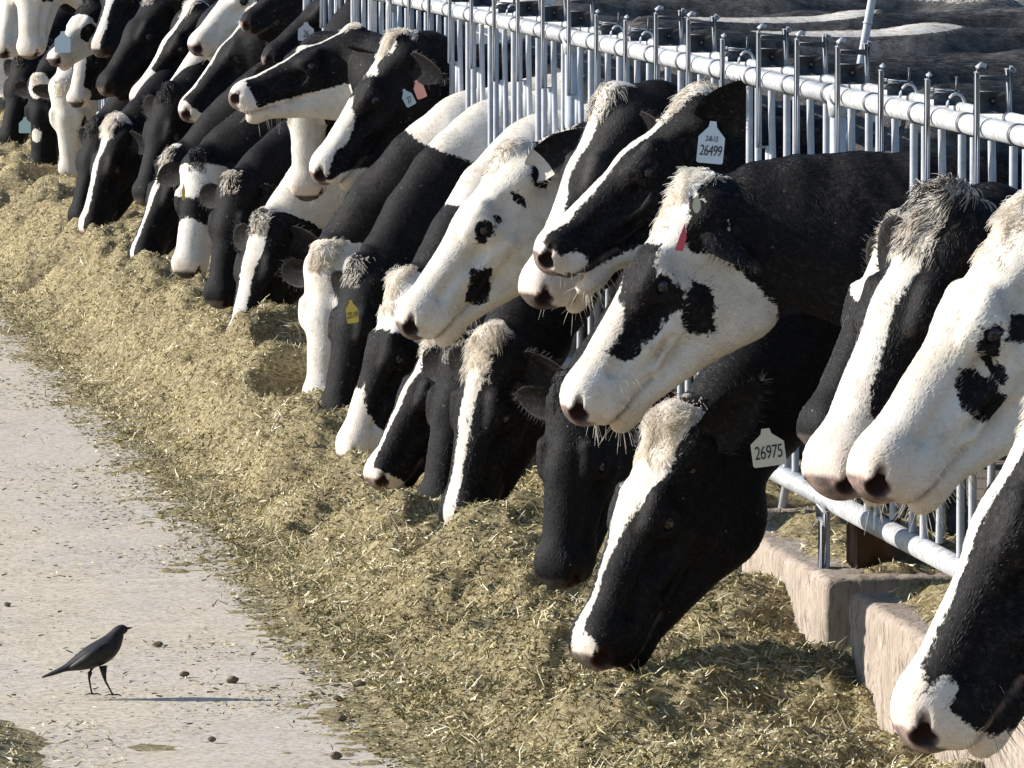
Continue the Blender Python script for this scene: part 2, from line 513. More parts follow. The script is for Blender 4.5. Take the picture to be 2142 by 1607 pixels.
def build_curves(name, roots, dirs, lens, coat, dust, rad, parent, bend=None, seg=4, curl=.0, seed=0, mat=None):
    """hair strands as a Curves object"""
    n = len(roots)
    if n == 0: return None
    rng = np.random.default_rng(seed)
    hc = bpy.data.hair_curves.new(name)
    hc.add_curves([seg] * n)
    t = np.linspace(0, 1, seg)[None, :, None]
    P = roots[:, None] + dirs[:, None] * t * lens[:, None, None]
    if bend is not None: P = P + bend[:, None] * (t ** 2) * lens[:, None, None]
    if curl: P = P + rng.normal(0, curl, (n, seg, 3)) * t * lens[:, None, None]
    hc.points.foreach_get if False else None
    hc.position_data.foreach_set('vector', P.reshape(-1, 3).astype(np.float32).ravel())
    ra = hc.attributes.get('radius') or hc.attributes.new('radius', 'FLOAT', 'POINT')
    rr = (rad if np.ndim(rad) else np.full(n, rad))[:, None] * (1 - .75 * np.linspace(0, 1, seg)[None, :])
    ra.data.foreach_set('value', rr.astype(np.float32).ravel())
    for k, a in (('coat', coat), ('dust', dust), ('tint', rng.random(n))):
        x = hc.attributes.new(k, 'FLOAT', 'CURVE'); x.data.foreach_set('value', np.asarray(a, np.float32))
    hc.materials.append(mat or MAT_HAIR)
    o = bpy.data.objects.new(name, hc); col.objects.link(o)
    if parent: o.parent = parent
    return o

HEAD_L = .60
def make_cow(poll, Hm, hs, Y, X0, spec, base='b', body='b', bodyspec=(), res=.007, ears=None, closed=False, chew=0., tuft=None,
             seed=0, fur=0, dark=.3, Yn=None, zn=1.02, neck_up=0., tags=(), dust=.03, torso=True, zw=1.41, pink=.5, thin=1.0, nr=.82):
    """poll: world point of the poll; Hm: 3x3 head frame (columns: nose axis, left side, dorsal); hs: head size; Y: where the head is along
    the fence, Yn: where the neck passes the fence; zn: height of the neck there"""
    rng = np.random.default_rng(seed)
    if Yn is None: Yn = Y
    poll = np.array(poll, float)
    root = empty('cow', (X0 + 1.1, Yn, 0))
    o3 = np.array((X0 + 1.1, Yn, 0.0))
    nb = poll + Hm @ (np.array((.075, 0, -.15)) * hs)            # base of the head
    back = -Hm[:, 0] * .75 - Hm[:, 2] * .25
    P0 = nb; P3 = np.array((X0 + .62, Yn, 1.00 + (zw - 1.33) * .6)); Pm = np.array((X0 + .02, Yn, zn))
    # neck as a chain of points through the stanchion
    ts = np.linspace(0, 1, 5)
    dl = P0 - Pm; ln_ = np.linalg.norm(dl); tg = dl / ln_ * .6 + np.array((-.4, 0, 0)); tg /= np.linalg.norm(tg)
    c1 = bez(P0, P0 + back * .12, Pm + tg * ln_ * .35, Pm, ts)
    c2 = bez(Pm, Pm + np.array((.2, 0, .02)), P3 + np.array((-.2, 0, .02)), P3, ts)[1:]
    chain = np.concatenate([c1, c2]); rads = np.interp(np.linspace(0, 1, len(chain)), [0, .12, .5, 1], [.108 * hs, .118 * hs, .165 * nr, .24 * (.5 + .5 * nr)])
    flat = np.interp(np.linspace(0, 1, len(chain)), [0, .5, 1], [.80, .60, .70]) * thin
    hsv = np.float32(hs); pollf = poll.astype(np.float32); Hf = Hm.astype(np.float32)
    X0f = X0
    def f(P):
        P = P.astype(np.float32)
        d = np.full(P.shape[0], 9., np.float32)
        q = ((P - pollf) @ Hf) / hsv
        # neck
        for i in range(len(chain) - 1):
            d = smin(d, rc(P, chain[i], chain[i + 1], rads[i], rads[i + 1], ys=float((flat[i] + flat[i + 1]) / 2)), .05)
        # crest of the neck, dewlap
        cr = c1 + np.array((0, 0, 1.)) * np.interp(np.linspace(0, 1, 5), [0, 1], [.07, .13 * nr])[:, None]
        for i in range(1, 4): d = smin(d, rc(P, cr[i], cr[i + 1], .045 * nr, .05 * nr), .05)
        m = (np.abs(q[:, 0] - .28) < .55) & (np.abs(q[:, 1]) < .35) & (np.abs(q[:, 2] + .12) < .40)
        if m.any():
            hd = np.full(len(P), 9., np.float32); hd[m] = head_sdf(q[m], closed, chew) * hsv
            d = smin(d, hd, .035)
        if torso:
            m = P[:, 0] > X0f + .05
            if m.any():
                T = P[m] - np.array((X0f, Yn, 0), np.float32); ty = np.abs(T[:, 1]); S = T.copy(); S[:, 1] = ty
                S[:, 2] -= np.float32(zw - 1.33)
                b = ell(S, (1.22, 0, .90), (.80, .31, .40))
                b = smin(b, ell(S, (.52, .13, .92), (.24, .13, .36)), .10)
                b = smin(b, rc(S, (.50, 0, 1.27), (1.2, 0, 1.25), .075, .07), .12)
                b = smin(b, rc(S, (1.2, 0, 1.25), (1.95, 0, 1.29), .07, .08), .12)
                b = smin(b, ell(S, (1.90, .13, 1.10), (.27, .17, .24)), .10)
                b = smin(b, ell(S, (1.70, .23, 1.20), (.09, .06, .07)), .06)
                b = smin(b, rc(S, (1.95, .17, .95), (1.98, .17, .62), .15, .09), .08)
                b = smin(b, rc(S, (1.98, .17, .62), (2.12, .17, .48), .07, .05), .04)
                b = smin(b, rc(S, (2.12, .17, .48), (2.06, .17, .09), .042, .04), .03)
                b = smin(b, rc(S, (.52, .16, .80), (.50, .15, .42), .095, .05), .06)
                b = smin(b, rc(S, (.50, .15, .42), (.52, .15, .09), .042, .036), .02)
                for lx in (.53, 2.05):
                    b = smin(b, ell(S, (lx, .16, .045 - (zw - 1.33)), (.075, .055, .055)), .02)
                b = smin(b, ell(S, (1.75, 0, .60), (.22, .14, .14)), .08)
                b = smin(b, rc(S, (2.16, 0, 1.28), (2.20, 0, .70), .025, .018), .04)
                dm = d[m]; dm = smin(dm, b, .08); d[m] = dm
        return d
    tip = poll + Hm[:, 0] * .62 * hs
    allp = np.array([poll, tip, poll + Hm @ np.array((.15, 0, -.34)) * hs, Pm] )
    lo = np.minimum(allp.min(0) - .16, (9, Yn - .2, .55)); hi = np.maximum(allp.max(0) + .16, (X0 + .1, Yn + .2, Pm[2] + .34))
    x1 = X0 + .16
    gx = list(np.arange(lo[0], x1, res))
    st = res
    end = X0 + (2.36 if torso else .75)
    while gx[-1] < end:
        st = min(.045, st * 1.15); gx.append(gx[-1] + st)
    yl, yh = min(lo[1], Yn - .45 if torso else 9), max(hi[1], Yn + .45 if torso else -9)
    gy = np.arange(yl, yh, res)
    zl, zh = (-.02 if torso else lo[2]), max(hi[2], zw + .12)
    # fine heights round the head and neck, coarser below them
    zf = lo[2]; gz = []
    z = zl
    while z < zf: gz.append(z); z += min(.03, res * 3)
    gz += list(np.arange(zf, zh, res))
    V, Q = nets(f, None, np.array(gx), gy, np.array(gz))
    qt = ((V - poll) @ Hm) / hs
    nl = V - np.where((qt[:, 0] > -.05)[:, None], poll + Hm @ np.array((.25, 0, -.12)) * hs, np.stack([V[:, 0], np.full(len(V), Yn), np.full(len(V), zn)], 1))
    nl /= np.linalg.norm(nl, axis=1)[:, None] + 1e-9
    amp = np.clip((.25 - V[:, 0] + X0) / .1, 0, 1) * np.clip((.56 - qt[:, 0]) / .06, 0, 1) * np.clip((np.sqrt(((qt * (1, 1, 1) - np.array(EYE_C)) ** 2).sum(1)) - .03) / .03, .1, 1)
    fold = -np.abs(fbm(np.stack([qt[:, 0] * 16 + qt[:, 2] * 5, qt[:, 1] * 4, qt[:, 2] * 5], -1) + seed, 2)) * np.clip((.0 - qt[:, 0]) / .05, 0, 1) * .0055 * np.clip((X0 + .2 - V[:, 0]) / .1, 0, 1)
    V = V + nl * ((fbm(V * 9 + seed, 2) * .0035 + fbm(V * 24 + seed, 2) * .0009) * amp + fold)[:, None]
    q = ((V - poll) @ Hm) / hs
    nh = len(V)
    mats = [MAT_COAT, MAT_EYE]
    Fm = np.zeros(len(Q), int)
    coat_h = fields(q, spec, base)
    # coat of the rest
    def bodyfield(W):
        g = np.full(len(W), .3 if body == 'w' else -.3)
        L = W - np.array((X0, Yn, 0))
        for it in bodyspec:
            sg, kind = it[0], it[1]
            if kind == 'nz':     # neck top: above the height z0 between x0..x1 (relative to the fence)
                x0, x1_, z0 = it[2:5]
                gg = np.minimum(np.minimum(L[:, 0] - x0, x1_ - L[:, 0]), L[:, 2] - z0)
            elif kind == 'b':
                x, y, z, r = it[2:6]; s3 = it[6] if len(it) > 6 else (1, 1, 1)
                gg = r - np.sqrt(((L[:, 0] - x) / s3[0]) ** 2 + ((L[:, 1] - y) / s3[1]) ** 2 + ((L[:, 2] - z) / s3[2]) ** 2)
            elif kind == 'xb':   # band between x0 and x1, slanted by k with height
                x0, x1_, k = it[2:5]
                gg = np.minimum(L[:, 0] + k * (L[:, 2] - 1) - x0, x1_ - L[:, 0] - k * (L[:, 2] - 1))
            elif kind == 'n':    # blotches
                x0, sc_, thr = it[2:5]
                gg = np.minimum((fbm(W * sc_ + seed * 7.1, 2) - thr) * .12, L[:, 0] - x0)
            g = np.maximum(g, gg) if sg > 0 else np.minimum(g, -gg)
        return g
    # seam between head spec and body spec at the back of the jaw
    seam = q[:, 0] + .0 - (-.05) + q[:, 2] * .15
    hd = np.clip(seam / .03, -1, 1) * .5 + .5
    bf = bodyfield(V)
    coat = np.where(hd >= .5, coat_h, bf)
    inh = (np.abs(q[:, 1]) < .2) & (q[:, 2] > -.42) & (q[:, 2] < .1) & (q[:, 0] > -.09)
    coat = np.where(inh, coat, bf)
    ayq = np.abs(q[:, 1])
    mz = np.clip((q[:, 0] - .568 - np.maximum(0, ayq - .045) * .9 + np.minimum(0, (q[:, 2] + .10)) * 1.2 - np.maximum(0, q[:, 2] + .025) * .8) / .014, 0, 1)
    lip = np.clip(1 - np.abs(q[:, 2] + .134 + (q[:, 0] - .53) * -.2) / .010, 0, 1) * (q[:, 0] > .42) * (q[:, 0] < .61) * .8
    mz = np.maximum(mz, lip * .6)
    hole = np.clip(1 - (np.sqrt(((q[:, 0] - .574) / 1.1) ** 2 + (ayq - .052) ** 2 + (q[:, 2] + .056) ** 2) - .022) / .006, 0, 1)
    P_ = q.copy(); P_[:, 1] = ayq
    hole = np.maximum(hole, np.clip(1 - (rc(P_.astype(np.float32), (.572, .058, -.052), (.548, .074, -.036), .010, .006)) / .004, 0, 1))
    de = np.sqrt(((P_ - np.array(EYE_C)) ** 2).sum(1))
    lidd = np.clip((.031 - de) / .006, 0, 1)
    hole = np.maximum(hole, np.clip((.024 - de) / .004, 0, 1) * .8)
    coat = np.where(de < .046, np.minimum(coat, (de - .034 + .006 * fbm(V * 40 + seed, 2)) * np.where(q[:, 2] > EYE_C[2], 1, .8)), coat) if not closed else coat
    shsk = np.clip((q[:, 0] - .47) / .10, 0, 1) * pink
    du = np.clip(.25 + .75 * fbm(V * 6 + seed, 3), 0, 1) * dust
    L = V - np.array((X0, Yn, 0))
    du = np.where(L[:, 0] > .35, np.maximum(du, np.clip(.62 + .28 * fbm(V * 2, 2), 0, 1)), du)
    attrs = dict(coat=coat, muzzle=mz, hole=hole, shadeskin=shsk, dust=du, darknose=np.full(len(V), dark))
    Vs = [V]; Qs = [Q]; Ms = [np.zeros(len(Q), int)]; nv = len(V)
    A = {k: [v] for k, v in attrs.items()}
    def add(Vn, Qn, mi, **kw):
        nonlocal nv
        Vs.append(Vn); Qs.append(Qn + nv); Ms.append(np.full(len(Qn), mi)); nv += len(Vn)
        for k in A: A[k].append(np.broadcast_to(np.asarray(kw.get(k, 0.), float), (len(Vn),)))
    # ears
    ears = ears or {}
    earinfo = []
    for sgn in (1, -1):
        E = dict(dir=(.30, .85, -.22) if Hm[2, 0] < -.7 else (-.15, 1.0, -.25), roll=0., open=(.5, .35, .6) if Hm[2, 0] < -.7 else (.75, .2, -.25), L=.19, W=.064, white=None, droop=.15)
        E.update(ears.get('all', {})); E.update(ears.get(sgn, {}))
        if E.get('off'): continue
        ev, eq, eu = ear_mesh(L=E['L'], W=E['W'], droop=E['droop'])
        d_ = np.array(E['dir'], float) * (1, sgn, 1); d_ /= np.linalg.norm(d_)
        op = np.array(E['open'], float) * (1, sgn, 1)
        op = op - d_ * (op @ d_); op /= np.linalg.norm(op)
        s_ = np.cross(op, d_)
        Em = np.stack([d_, s_, op], 1)
        base_ = np.array((.045, sgn * .085, -.085))
        eh = base_ + ev @ Em.T
        ew = poll + (eh * hs) @ Hm.T
        c = -.2
        if E['white'] is not None: c = np.where(eu < E['white'], .1, -.1)
        elif E.get('wtip') is not None: c = np.where(eu > E['wtip'], .1, -.1)
        if sgn * 1 < 0: pass
        add(ew, eq, 0, coat=c, dust=.06)
        earinfo.append((sgn, ew, eu, Em, Hm @ Em, base_, E))
    # eyeballs
    if True:
        for sgn in (1, -1):
            c_ = np.array(EYE_C) * (1, sgn, 1); nE = np.array((.28, .93 * sgn, .22)); nE /= np.linalg.norm(nE)
            cc = c_ + nE * -.002
            n1, n2 = 14, 10; pv = []; pq = []
            for i in range(n2 + 1):
                a = math.pi * i / n2
                for j in range(n1):
                    w_ = 2 * math.pi * j / n1
                    pv.append(cc + EYE_R * .98 * np.array((math.sin(a) * math.cos(w_), math.cos(a), math.sin(a) * math.sin(w_))))
            for i in range(n2):
                for j in range(n1): pq.append([i * n1 + j, i * n1 + (j + 1) % n1, (i + 1) * n1 + (j + 1) % n1, (i + 1) * n1 + j])
            if not closed: add(poll + (np.array(pv) * hs) @ Hm.T, np.array(pq), 1)
    Vw = np.concatenate(Vs) - o3
    body_o = mesh_obj('body', Vw, [np.concatenate(Qs)], mats, root, True, midx=np.concatenate(Ms), attrs={k: np.concatenate(v) for k, v in A.items()})
    # normals for hair
    def vnormals(V, Q):
        a = np.cross(V[Q[:, 2]] - V[Q[:, 0]], V[Q[:, 3]] - V[Q[:, 1]])
        n = np.zeros_like(V)
        for k in range(4): np.add.at(n, Q[:, k], a)
        return n / (np.linalg.norm(n, axis=1)[:, None] + 1e-12)
    Nn = vnormals(V, Q)
    # short coat on head and neck
    if fur > 0:
        m = (V[:, 2] > .2) & ((L[:, 0] < .9) | (V[:, 2] > 1.15))
        m &= (mz < .2) & (hole < .1) & (de > .028)
        idx = np.nonzero(m)[0]
        qf = Q[m[Q].all(1)]
        ar = np.linalg.norm(np.cross(V[qf[:, 2]] - V[qf[:, 0]], V[qf[:, 3]] - V[qf[:, 1]]), axis=1)
        pick = rng.choice(len(qf), size=fur, p=ar / ar.sum())
        wts = rng.dirichlet((1, 1, 1, 1), size=fur)
        rp = (V[qf[pick]] * wts[..., None]).sum(1); rn = (Nn[qf[pick]] * wts[..., None]).sum(1)
        rn /= np.linalg.norm(rn, axis=1)[:, None]
        cf = (coat[qf[pick]] * wts).sum(1) + (fbm(rp * 60, 2)) * .011 + fbm(rp * 14, 2) * .010
        qq = ((rp - poll) @ Hm) / hs
        flow = -Hm[:, 0][None] * 1.0 - Hm[:, 2][None] * np.clip((-.02 - qq[:, 2]) * 4, -.2, .8)[:, None]
        onneck = qq[:, 0] < 0
        flow[onneck] = np.array((1., 0, -.6))
        flow = flow + rng.normal(0, .14, flow.shape) + np.stack([fbm(rp * 12 + 3.1 * k, 2) for k in range(3)], -1) * .5
        flow -= rn * (flow * rn).sum(1)[:, None]; flow /= np.linalg.norm(flow, axis=1)[:, None]
        d_ = flow + rn * rng.uniform(.04, .26, (fur, 1)); d_ /= np.linalg.norm(d_, axis=1)[:, None]
        ln = rng.uniform(.006, .013, fur) * (1 + .6 * onneck) * np.where((rp[:, 2] > zw - .03) & (rn[:, 2] > .8) & (rp[:, 0] > X0 + .3), 2.2, 1) * np.where(qq[:, 0] > .40, .8, 1)
        whisk = (qq[:, 0] > .43) & (qq[:, 2] < -.10) & (rng.random(fur) < .12)
        ln = np.where(whisk, rng.uniform(.02, .045, fur), ln)
        d_[whisk] = rn[whisk] + np.array((0, 0, -.4))
        build_curves('short_coat', rp - o3, d_, ln, cf, (du[qf[pick]] * wts).sum(1) * 0 + rng.uniform(0, .05, fur) + .45 * (rp[:, 0] > X0 + .5), .0006, root, bend=-rn * .15 + np.array((0, 0, -.08)), seg=3, seed=seed)
    # tuft between the ears, running onto the forehead
    tf = dict(n=900, L=.045, x=(-.02, .09), w=.05, white=True, mess=.35, z0=0.)
    if tuft: tf.update(tuft)
    if tf['n'] > 0:
        m = (q[:, 0] > tf['x'][0]) & (q[:, 0] < tf['x'][1]) & (np.abs(q[:, 1]) < tf['w']) & (q[:, 2] > -.07)
        idx = np.nonzero(m)[0]
        if len(idx) > 4:
            n_ = int(tf['n'] * .75); pk = rng.choice(idx, n_)
            rp = V[pk] + rng.normal(0, .003, (n_, 3)); rn = Nn[pk]
            cl = np.stack([fbm(rp * 28 + 9.7 * k + seed, 1) for k in range(3)], -1)
            xq = np.clip((q[pk, 0] - tf['x'][0]) / (tf['x'][1] - tf['x'][0]), 0, 1)[:, None]
            d_ = rn * .30 + Hm[:, 0] * tf.get('fwd', .40) * (.3 + xq) + cl * tf['mess'] * 2 + rng.normal(0, .10, (n_, 3))
            d_ /= np.linalg.norm(d_, axis=1)[:, None]
            ln = tf['L'] * .54 * rng.uniform(.5, 1.15, n_) * (1 - .65 * xq[:, 0])
            w = tf['white']
            cf = np.full(n_, .1) if w is True else (np.full(n_, -.1) if w is False else np.where(q[pk, 0] > w, .1, -.1))
            if tf.get('mix'): cf = np.where(rng.random(n_) < tf['mix'], -cf, cf)
            bend = Hm[:, 0] * .6 + cl * .6 - rn * .45
            build_curves('forelock', rp - o3, d_, ln, cf, rng.uniform(0, .2, n_), .0008 if res < .009 else .0013, root, bend=np.broadcast_to(bend, d_.shape) * 1.0, seg=6, curl=.02, seed=seed + 5)
    # fringe of the ears
    rr_, dd_, ll_, cc_ = [], [], [], []
    for sgn, ew, eu, Em, EW, b_, E in earinfo:
        n_ = 420 if res < .009 else 160
        k = rng.choice(len(ew) // 2, n_); u = eu[k]
        j = k % 10
        ed = (j == 0) | (j == 9) | (u > .9)
        rim = rng.random(n_) < np.where(ed, 1., .35)
        k = k[rim]; u = u[rim]; j = j[rim]
        yv = (j / 9 * 2 - 1)[:, None]
        dv = EW[:, 0] * .7 + EW[:, 1] * yv * .9 + EW[:, 2] * rng.uniform(-.3, .5, (len(k), 1)) + rng.normal(0, .15, (len(k), 3))
        dv /= np.linalg.norm(dv, axis=1)[:, None]
        rr_.append(ew[k]); dd_.append(dv); ll_.append(rng.uniform(.010, .028, len(k)) * hs)
        w = E['white']
        cc_.append(np.where(u < w, .1, -.1) if w is not None else (np.where(u > E['wtip'], .1, -.1) if E.get('wtip') is not None else np.full(len(k), -.1)))
    if rr_:
        rr_ = np.concatenate(rr_); build_curves('ear_fringe', rr_ - o3, np.concatenate(dd_), np.concatenate(ll_), np.concatenate(cc_), rng.uniform(.0, .4, len(rr_)), .0007 if res < .009 else .0011, root, seg=4, curl=.05, seed=seed + 9)
    return root, o3, Hm, poll, hs, earinfo

# ---------------------------------------------------------------- setting: ground, road, feed
def proj(P):
    v = Vector(P) - Vector((X_CAM, 0, H_CAM)); d = v.dot(Fv)
    return (PW / 2 + FPX * v.dot(Rv) / d, PH / 2 - FPX * v.dot(Uv) / d, d)
def yfence(px, z=1.45, X=0.0):
    lo, hi = 8., 120.
    for _ in range(50):
        m = (lo + hi) / 2
        if proj((X, m, z))[0] > px: lo = m
        else: hi = m
    return lo
POST_Y = [yfence(1753), yfence(1195), yfence(852)]
PITCH = (POST_Y[1] - POST_Y[0]) / 8

m_road, nt, b = new_mat('dusty_concrete')
tc = N(nt, 'ShaderNodeTexCoord').outputs['Object']
a1 = noise(nt, tc, 1.3, 5, .6).outputs[0]; a2 = noise(nt, tc, 55, 5, .7).outputs[0]; a3 = noise(nt, tc, 9, 6, .65).outputs[0]
mpr = N(nt, 'ShaderNodeMapping'); mpr.inputs['Scale'].default_value = (2.6, .16, 1); nt.links.new(tc, mpr.inputs[0])
a1 = mathn(nt, 'ADD', mathn(nt, 'MULTIPLY', a1, .45), mathn(nt, 'MULTIPLY', noise(nt, mpr.outputs[0], 1.0, 4, .6).outputs[0], .55))
c = ramp(nt, a1, [(.40, (.52, .468, .40)), (.58, (.60, .51, .385))]).outputs[0]
c = mixc(nt, ramp(nt, a3, [(.44, (0, 0, 0)), (.66, (.75,) * 3)]).outputs[0], c, (.47, .39, .29))
c = mixc(nt, ramp(nt, a2, [(.38, (.9,) * 3), (.52, (0, 0, 0))]).outputs[0], c, (.30, .25, .185))
c = mixc(nt, ramp(nt, noise(nt, tc, 120, 3, .6).outputs[0], [(.62, (0, 0, 0)), (.70, (.8,) * 3)]).outputs[0], c, (.60, .55, .45))
sx = N(nt, 'ShaderNodeSeparateXYZ'); nt.links.new(tc, sx.inputs[0])
near_feed = mathn(nt, 'MULTIPLY_ADD', sx.outputs[0], 1.15); near_feed.node.inputs[2].default_value = 1.58
mess = mathn(nt, 'ADD', near_feed, mathn(nt, 'MULTIPLY', mathn(nt, 'SUBTRACT', noise(nt, tc, 26, 6, .75).outputs[0], .5), 2.4))
c = mixc(nt, ramp(nt, mess, [(.45, (0, 0, 0)), (.75, (.9,) * 3)]).outputs[0], c, ramp(nt, noise(nt, tc, 140, 4, .7).outputs[0], [(.35, (.17, .14, .075)), (.65, (.42, .37, .24))]).outputs[0])
nt.links.new(c, b.inputs['Base Color']); b.inputs['Roughness'].default_value = .9
bm_ = N(nt, 'ShaderNodeBump'); bm_.inputs['Strength'].default_value = .7; bm_.inputs['Distance'].default_value = .006
nt.links.new(mathn(nt, 'ADD', a3, mathn(nt, 'MULTIPLY', a2, .5)), bm_.inputs['Height']); nt.links.new(bm_.outputs[0], b.inputs['Normal'])

m_dirt, nt, b = new_mat('pen_dirt')
tc = N(nt, 'ShaderNodeTexCoord').outputs['Object']
c = ramp(nt, noise(nt, tc, 4, 8, .7).outputs[0], [(.3, (.10, .08, .06)), (.7, (.22, .18, .14))]).outputs[0]
nt.links.new(c, b.inputs['Base Color']); b.inputs['Roughness'].default_value = .95

def feed_color(nt, tc):
    s1 = noise(nt, tc, 5.5, 6, .65).outputs[0]; s2 = noise(nt, tc, 70, 6, .75).outputs[0]; s3 = noise(nt, tc, 260, 3, .7).outputs[0]
    c = ramp(nt, s2, [(.34, (.08, .058, .026)), (.44, (.28, .215, .10)), (.54, (.53, .44, .24)), (.68, (.78, .68, .45))]).outputs[0]
    c = mixc(nt, ramp(nt, s1, [(.42, (.0,) * 3), (.66, (.6,) * 3)]).outputs[0], c, (.19, .145, .085))
    c = mixc(nt, ramp(nt, s3, [(.56, (0, 0, 0)), (.72, (.7,) * 3)]).outputs[0], c, (.58, .54, .40))
    return c, s2, s3
m_feed, nt, b = new_mat('chopped_feed')
tc = N(nt, 'ShaderNodeTexCoord').outputs['Object']
c, s2, s3 = feed_color(nt, tc)
nt.links.new(c, b.inputs['Base Color']); b.inputs['Roughness'].default_value = .9; b.inputs['Specular IOR Level'].default_value = .2
bm_ = N(nt, 'ShaderNodeBump'); bm_.inputs['Strength'].default_value = 1.0; bm_.inputs['Distance'].default_value = .018
nt.links.new(mathn(nt, 'ADD', s2, mathn(nt, 'MULTIPLY', s3, .4)), bm_.inputs['Height']); nt.links.new(bm_.outputs[0], b.inputs['Normal'])

m_straw, nt, b = new_mat('straw_blades')
g = N(nt, 'ShaderNodeNewGeometry')
tone = N(nt, 'ShaderNodeAttribute', attribute_name='tone').outputs['Fac']
c = ramp(nt, tone, [(0, (.10, .085, .03)), (.22, (.23, .19, .075)), (.45, (.41, .345, .165)), (.7, (.60, .515, .30)), (1, (.84, .77, .60))]).outputs[0]
nt.links.new(c, b.inputs['Base Color']); b.inputs['Roughness'].default_value = .6; b.inputs['Specular IOR Level'].default_value = .3

TIPS = []
YB = yfence(1775, .35, -.07)
def feed_h(X, Y):
    near = np.clip((27 - Y) / 7, 0, 1)
    near2 = np.clip((YB - .05 - Y) / .35, 0, 1)
    xs = [-1.35, -1.12, -.95, -.80, -.62, -.45, -.25, -.05]
    Xo = X; X = X - .035 - .03 * near
    far_p = np.interp(Xo - .03, [-1.20, -.97, -.88, -.77, -.64, -.48, -.25, -.05], [0, .008, .055, .165, .26, .27, .26, .26])
    mid_p = np.interp(X, xs, [0, .006, .035, .115, .17, .19, .25, .31])
    nea_p = np.interp(X, xs, [0, .008, .025, .06, .085, .10, .12, .15])
    h = far_p * (1 - near) + mid_p * near
    h = h * (1 - near2) + nea_p * near2
    X = Xo
    P = np.stack([X, Y, np.zeros_like(X)], -1)
    env = np.clip(h / .10, 0, 1)
    edge = fbm(P * (1.5, 1.1, 1) + 5, 3) * .05 + (.45 - np.abs(fbm(P * (2.6, 2.2, 1) + 11, 2))) * .055
    h = h + edge * env * 1.0
    P2 = P * (2.2, 1.75, 1) + 31
    h = h + env * .062 * fbm(P2, 2) + env * .026 * fbm(P * 4.6 + 3, 2) + env * .024 * fbm(P * 8, 3) + (.3 + env) * .011 * fbm(P * 24, 2) - env * .012 * np.abs(fbm(P * 15 + 7, 2))
    # hollows under the muzzles, ridges between them
    h = h + env * .075 * np.sin(Y * 2 * math.pi / 1.34 + 2.2 * fbm(P * (.4, .5, 1) + 9, 1)) * np.clip((X + 1.0) / .4, 0, 1) * np.clip((Y - 17) / 4, .15, 1)
    for tx, ty, tz in TIPS:
        w = np.exp(-(((X - tx + .02) / .17) ** 2 + ((Y - ty) / .20) ** 2) ** 1.5)
        h = h + (np.minimum(h, tz - .025) - h) * w
    return h - .006 + np.where(h < .004, -.004, 0)
def ygrid(y0, y1, k=.00085):
    ys = [y0]
    while ys[-1] < y1: ys.append(ys[-1] + max(.012, ys[-1] * k))
    return np.array(ys)
def sheet(name, xs, ys, hf, mat):
    X, Y = np.meshgrid(xs, ys); Z = hf(X, Y)
    V = np.stack([X, Y, Z], -1).reshape(-1, 3); n = len(xs)
    i = np.arange(len(ys) - 1)[:, None] * n + np.arange(n - 1)[None]
    Q = np.stack([i, i + 1, i + 1 + n, i + n], -1).reshape(-1, 4)
    return mesh_obj(name, V, Q, mat, None, True)

gnd = mesh_obj('ground', [(-400, -60, -.03), (600, -60, -.03), (600, 900, -.03), (-400, 900, -.03)], np.array([[0, 1, 2, 3]]), m_dirt, None, False)
tag(gnd, kind='structure')
def road_h(X, Y): return .004 * fbm(np.stack([X, Y, X * 0], -1) * 2.5, 2) - .004 + .0
road = sheet('road', np.linspace(-5.5, .05, 60), ygrid(6, 70, .004), road_h, m_road)
tag(road, kind='structure')
pen = sheet('pen_ground', np.linspace(.36, 8, 60), ygrid(6, 90, .004), lambda X, Y: .02 + .02 * fbm(np.stack([X, Y, X * 0], -1) * 3, 3), m_dirt)
tag(pen, kind='structure')
# the strip of feed at the near left edge of the picture
def left_h(X, Y):
    P = np.stack([X, Y, X * 0], -1)
    e = -1.84 + .10 * fbm(P * (0, 1.1, 1) + 3, 2) + .03 * fbm(P * 6, 2)
    t = np.clip((e - X) / .22, 0, 1); t = t * t * (3 - 2 * t)
    return t * (.030 + .014 * fbm(P * 7, 3) + .008 * fbm(P * 25, 2)) - .008
feedl = sheet('scattered_feed', np.arange(-2.7, -1.55, .0125), ygrid(14.5, 18.6, .0007), left_h, m_feed)
tag(feedl, kind='stuff', label='thin scatter of feed at the near edge of the road')

def blades(name, pts, nrm_up, L, W, tone, seed, label, lift=.35):
    rng = np.random.default_rng(seed); n = len(pts)
    az = rng.uniform(0, 2 * math.pi, n); el = np.abs(rng.normal(0, lift, n))
    d = np.stack([np.cos(az) * np.cos(el), np.sin(az) * np.cos(el), np.sin(el)], -1)
    s_ = np.cross(d, rng.normal(0, 1, (n, 3)) * (.5, .5, 1)); s_ /= np.linalg.norm(s_, axis=1)[:, None]
    up = np.cross(s_, d)
    L = L[:, None]; W = W[:, None]
    c = pts + np.array((0, 0, 1.)) * (L * np.sin(el)[:, None] * .45 + .001)
    k = rng.uniform(-.18, .18, (n, 1)) * L
    V = np.stack([c - d * L / 2 - s_ * W / 2, c - d * L / 2 + s_ * W / 2, c + s_ * W / 2 + up * k, c - s_ * W / 2 + up * k,
                  c + d * L / 2 + s_ * W / 4, c + d * L / 2 - s_ * W / 4], 1).reshape(-1, 3)
    b0 = np.arange(n)[:, None] * 6
    Q = np.concatenate([b0 + np.array([0, 1, 2, 3]), b0 + np.array([3, 2, 4, 5])])
    o = mesh_obj(name, V, Q, m_straw, None, False, attrs={'tone': np.repeat(tone, 6)})
    tag(o, kind='stuff', label=label); return o
rng = np.random.default_rng(4)
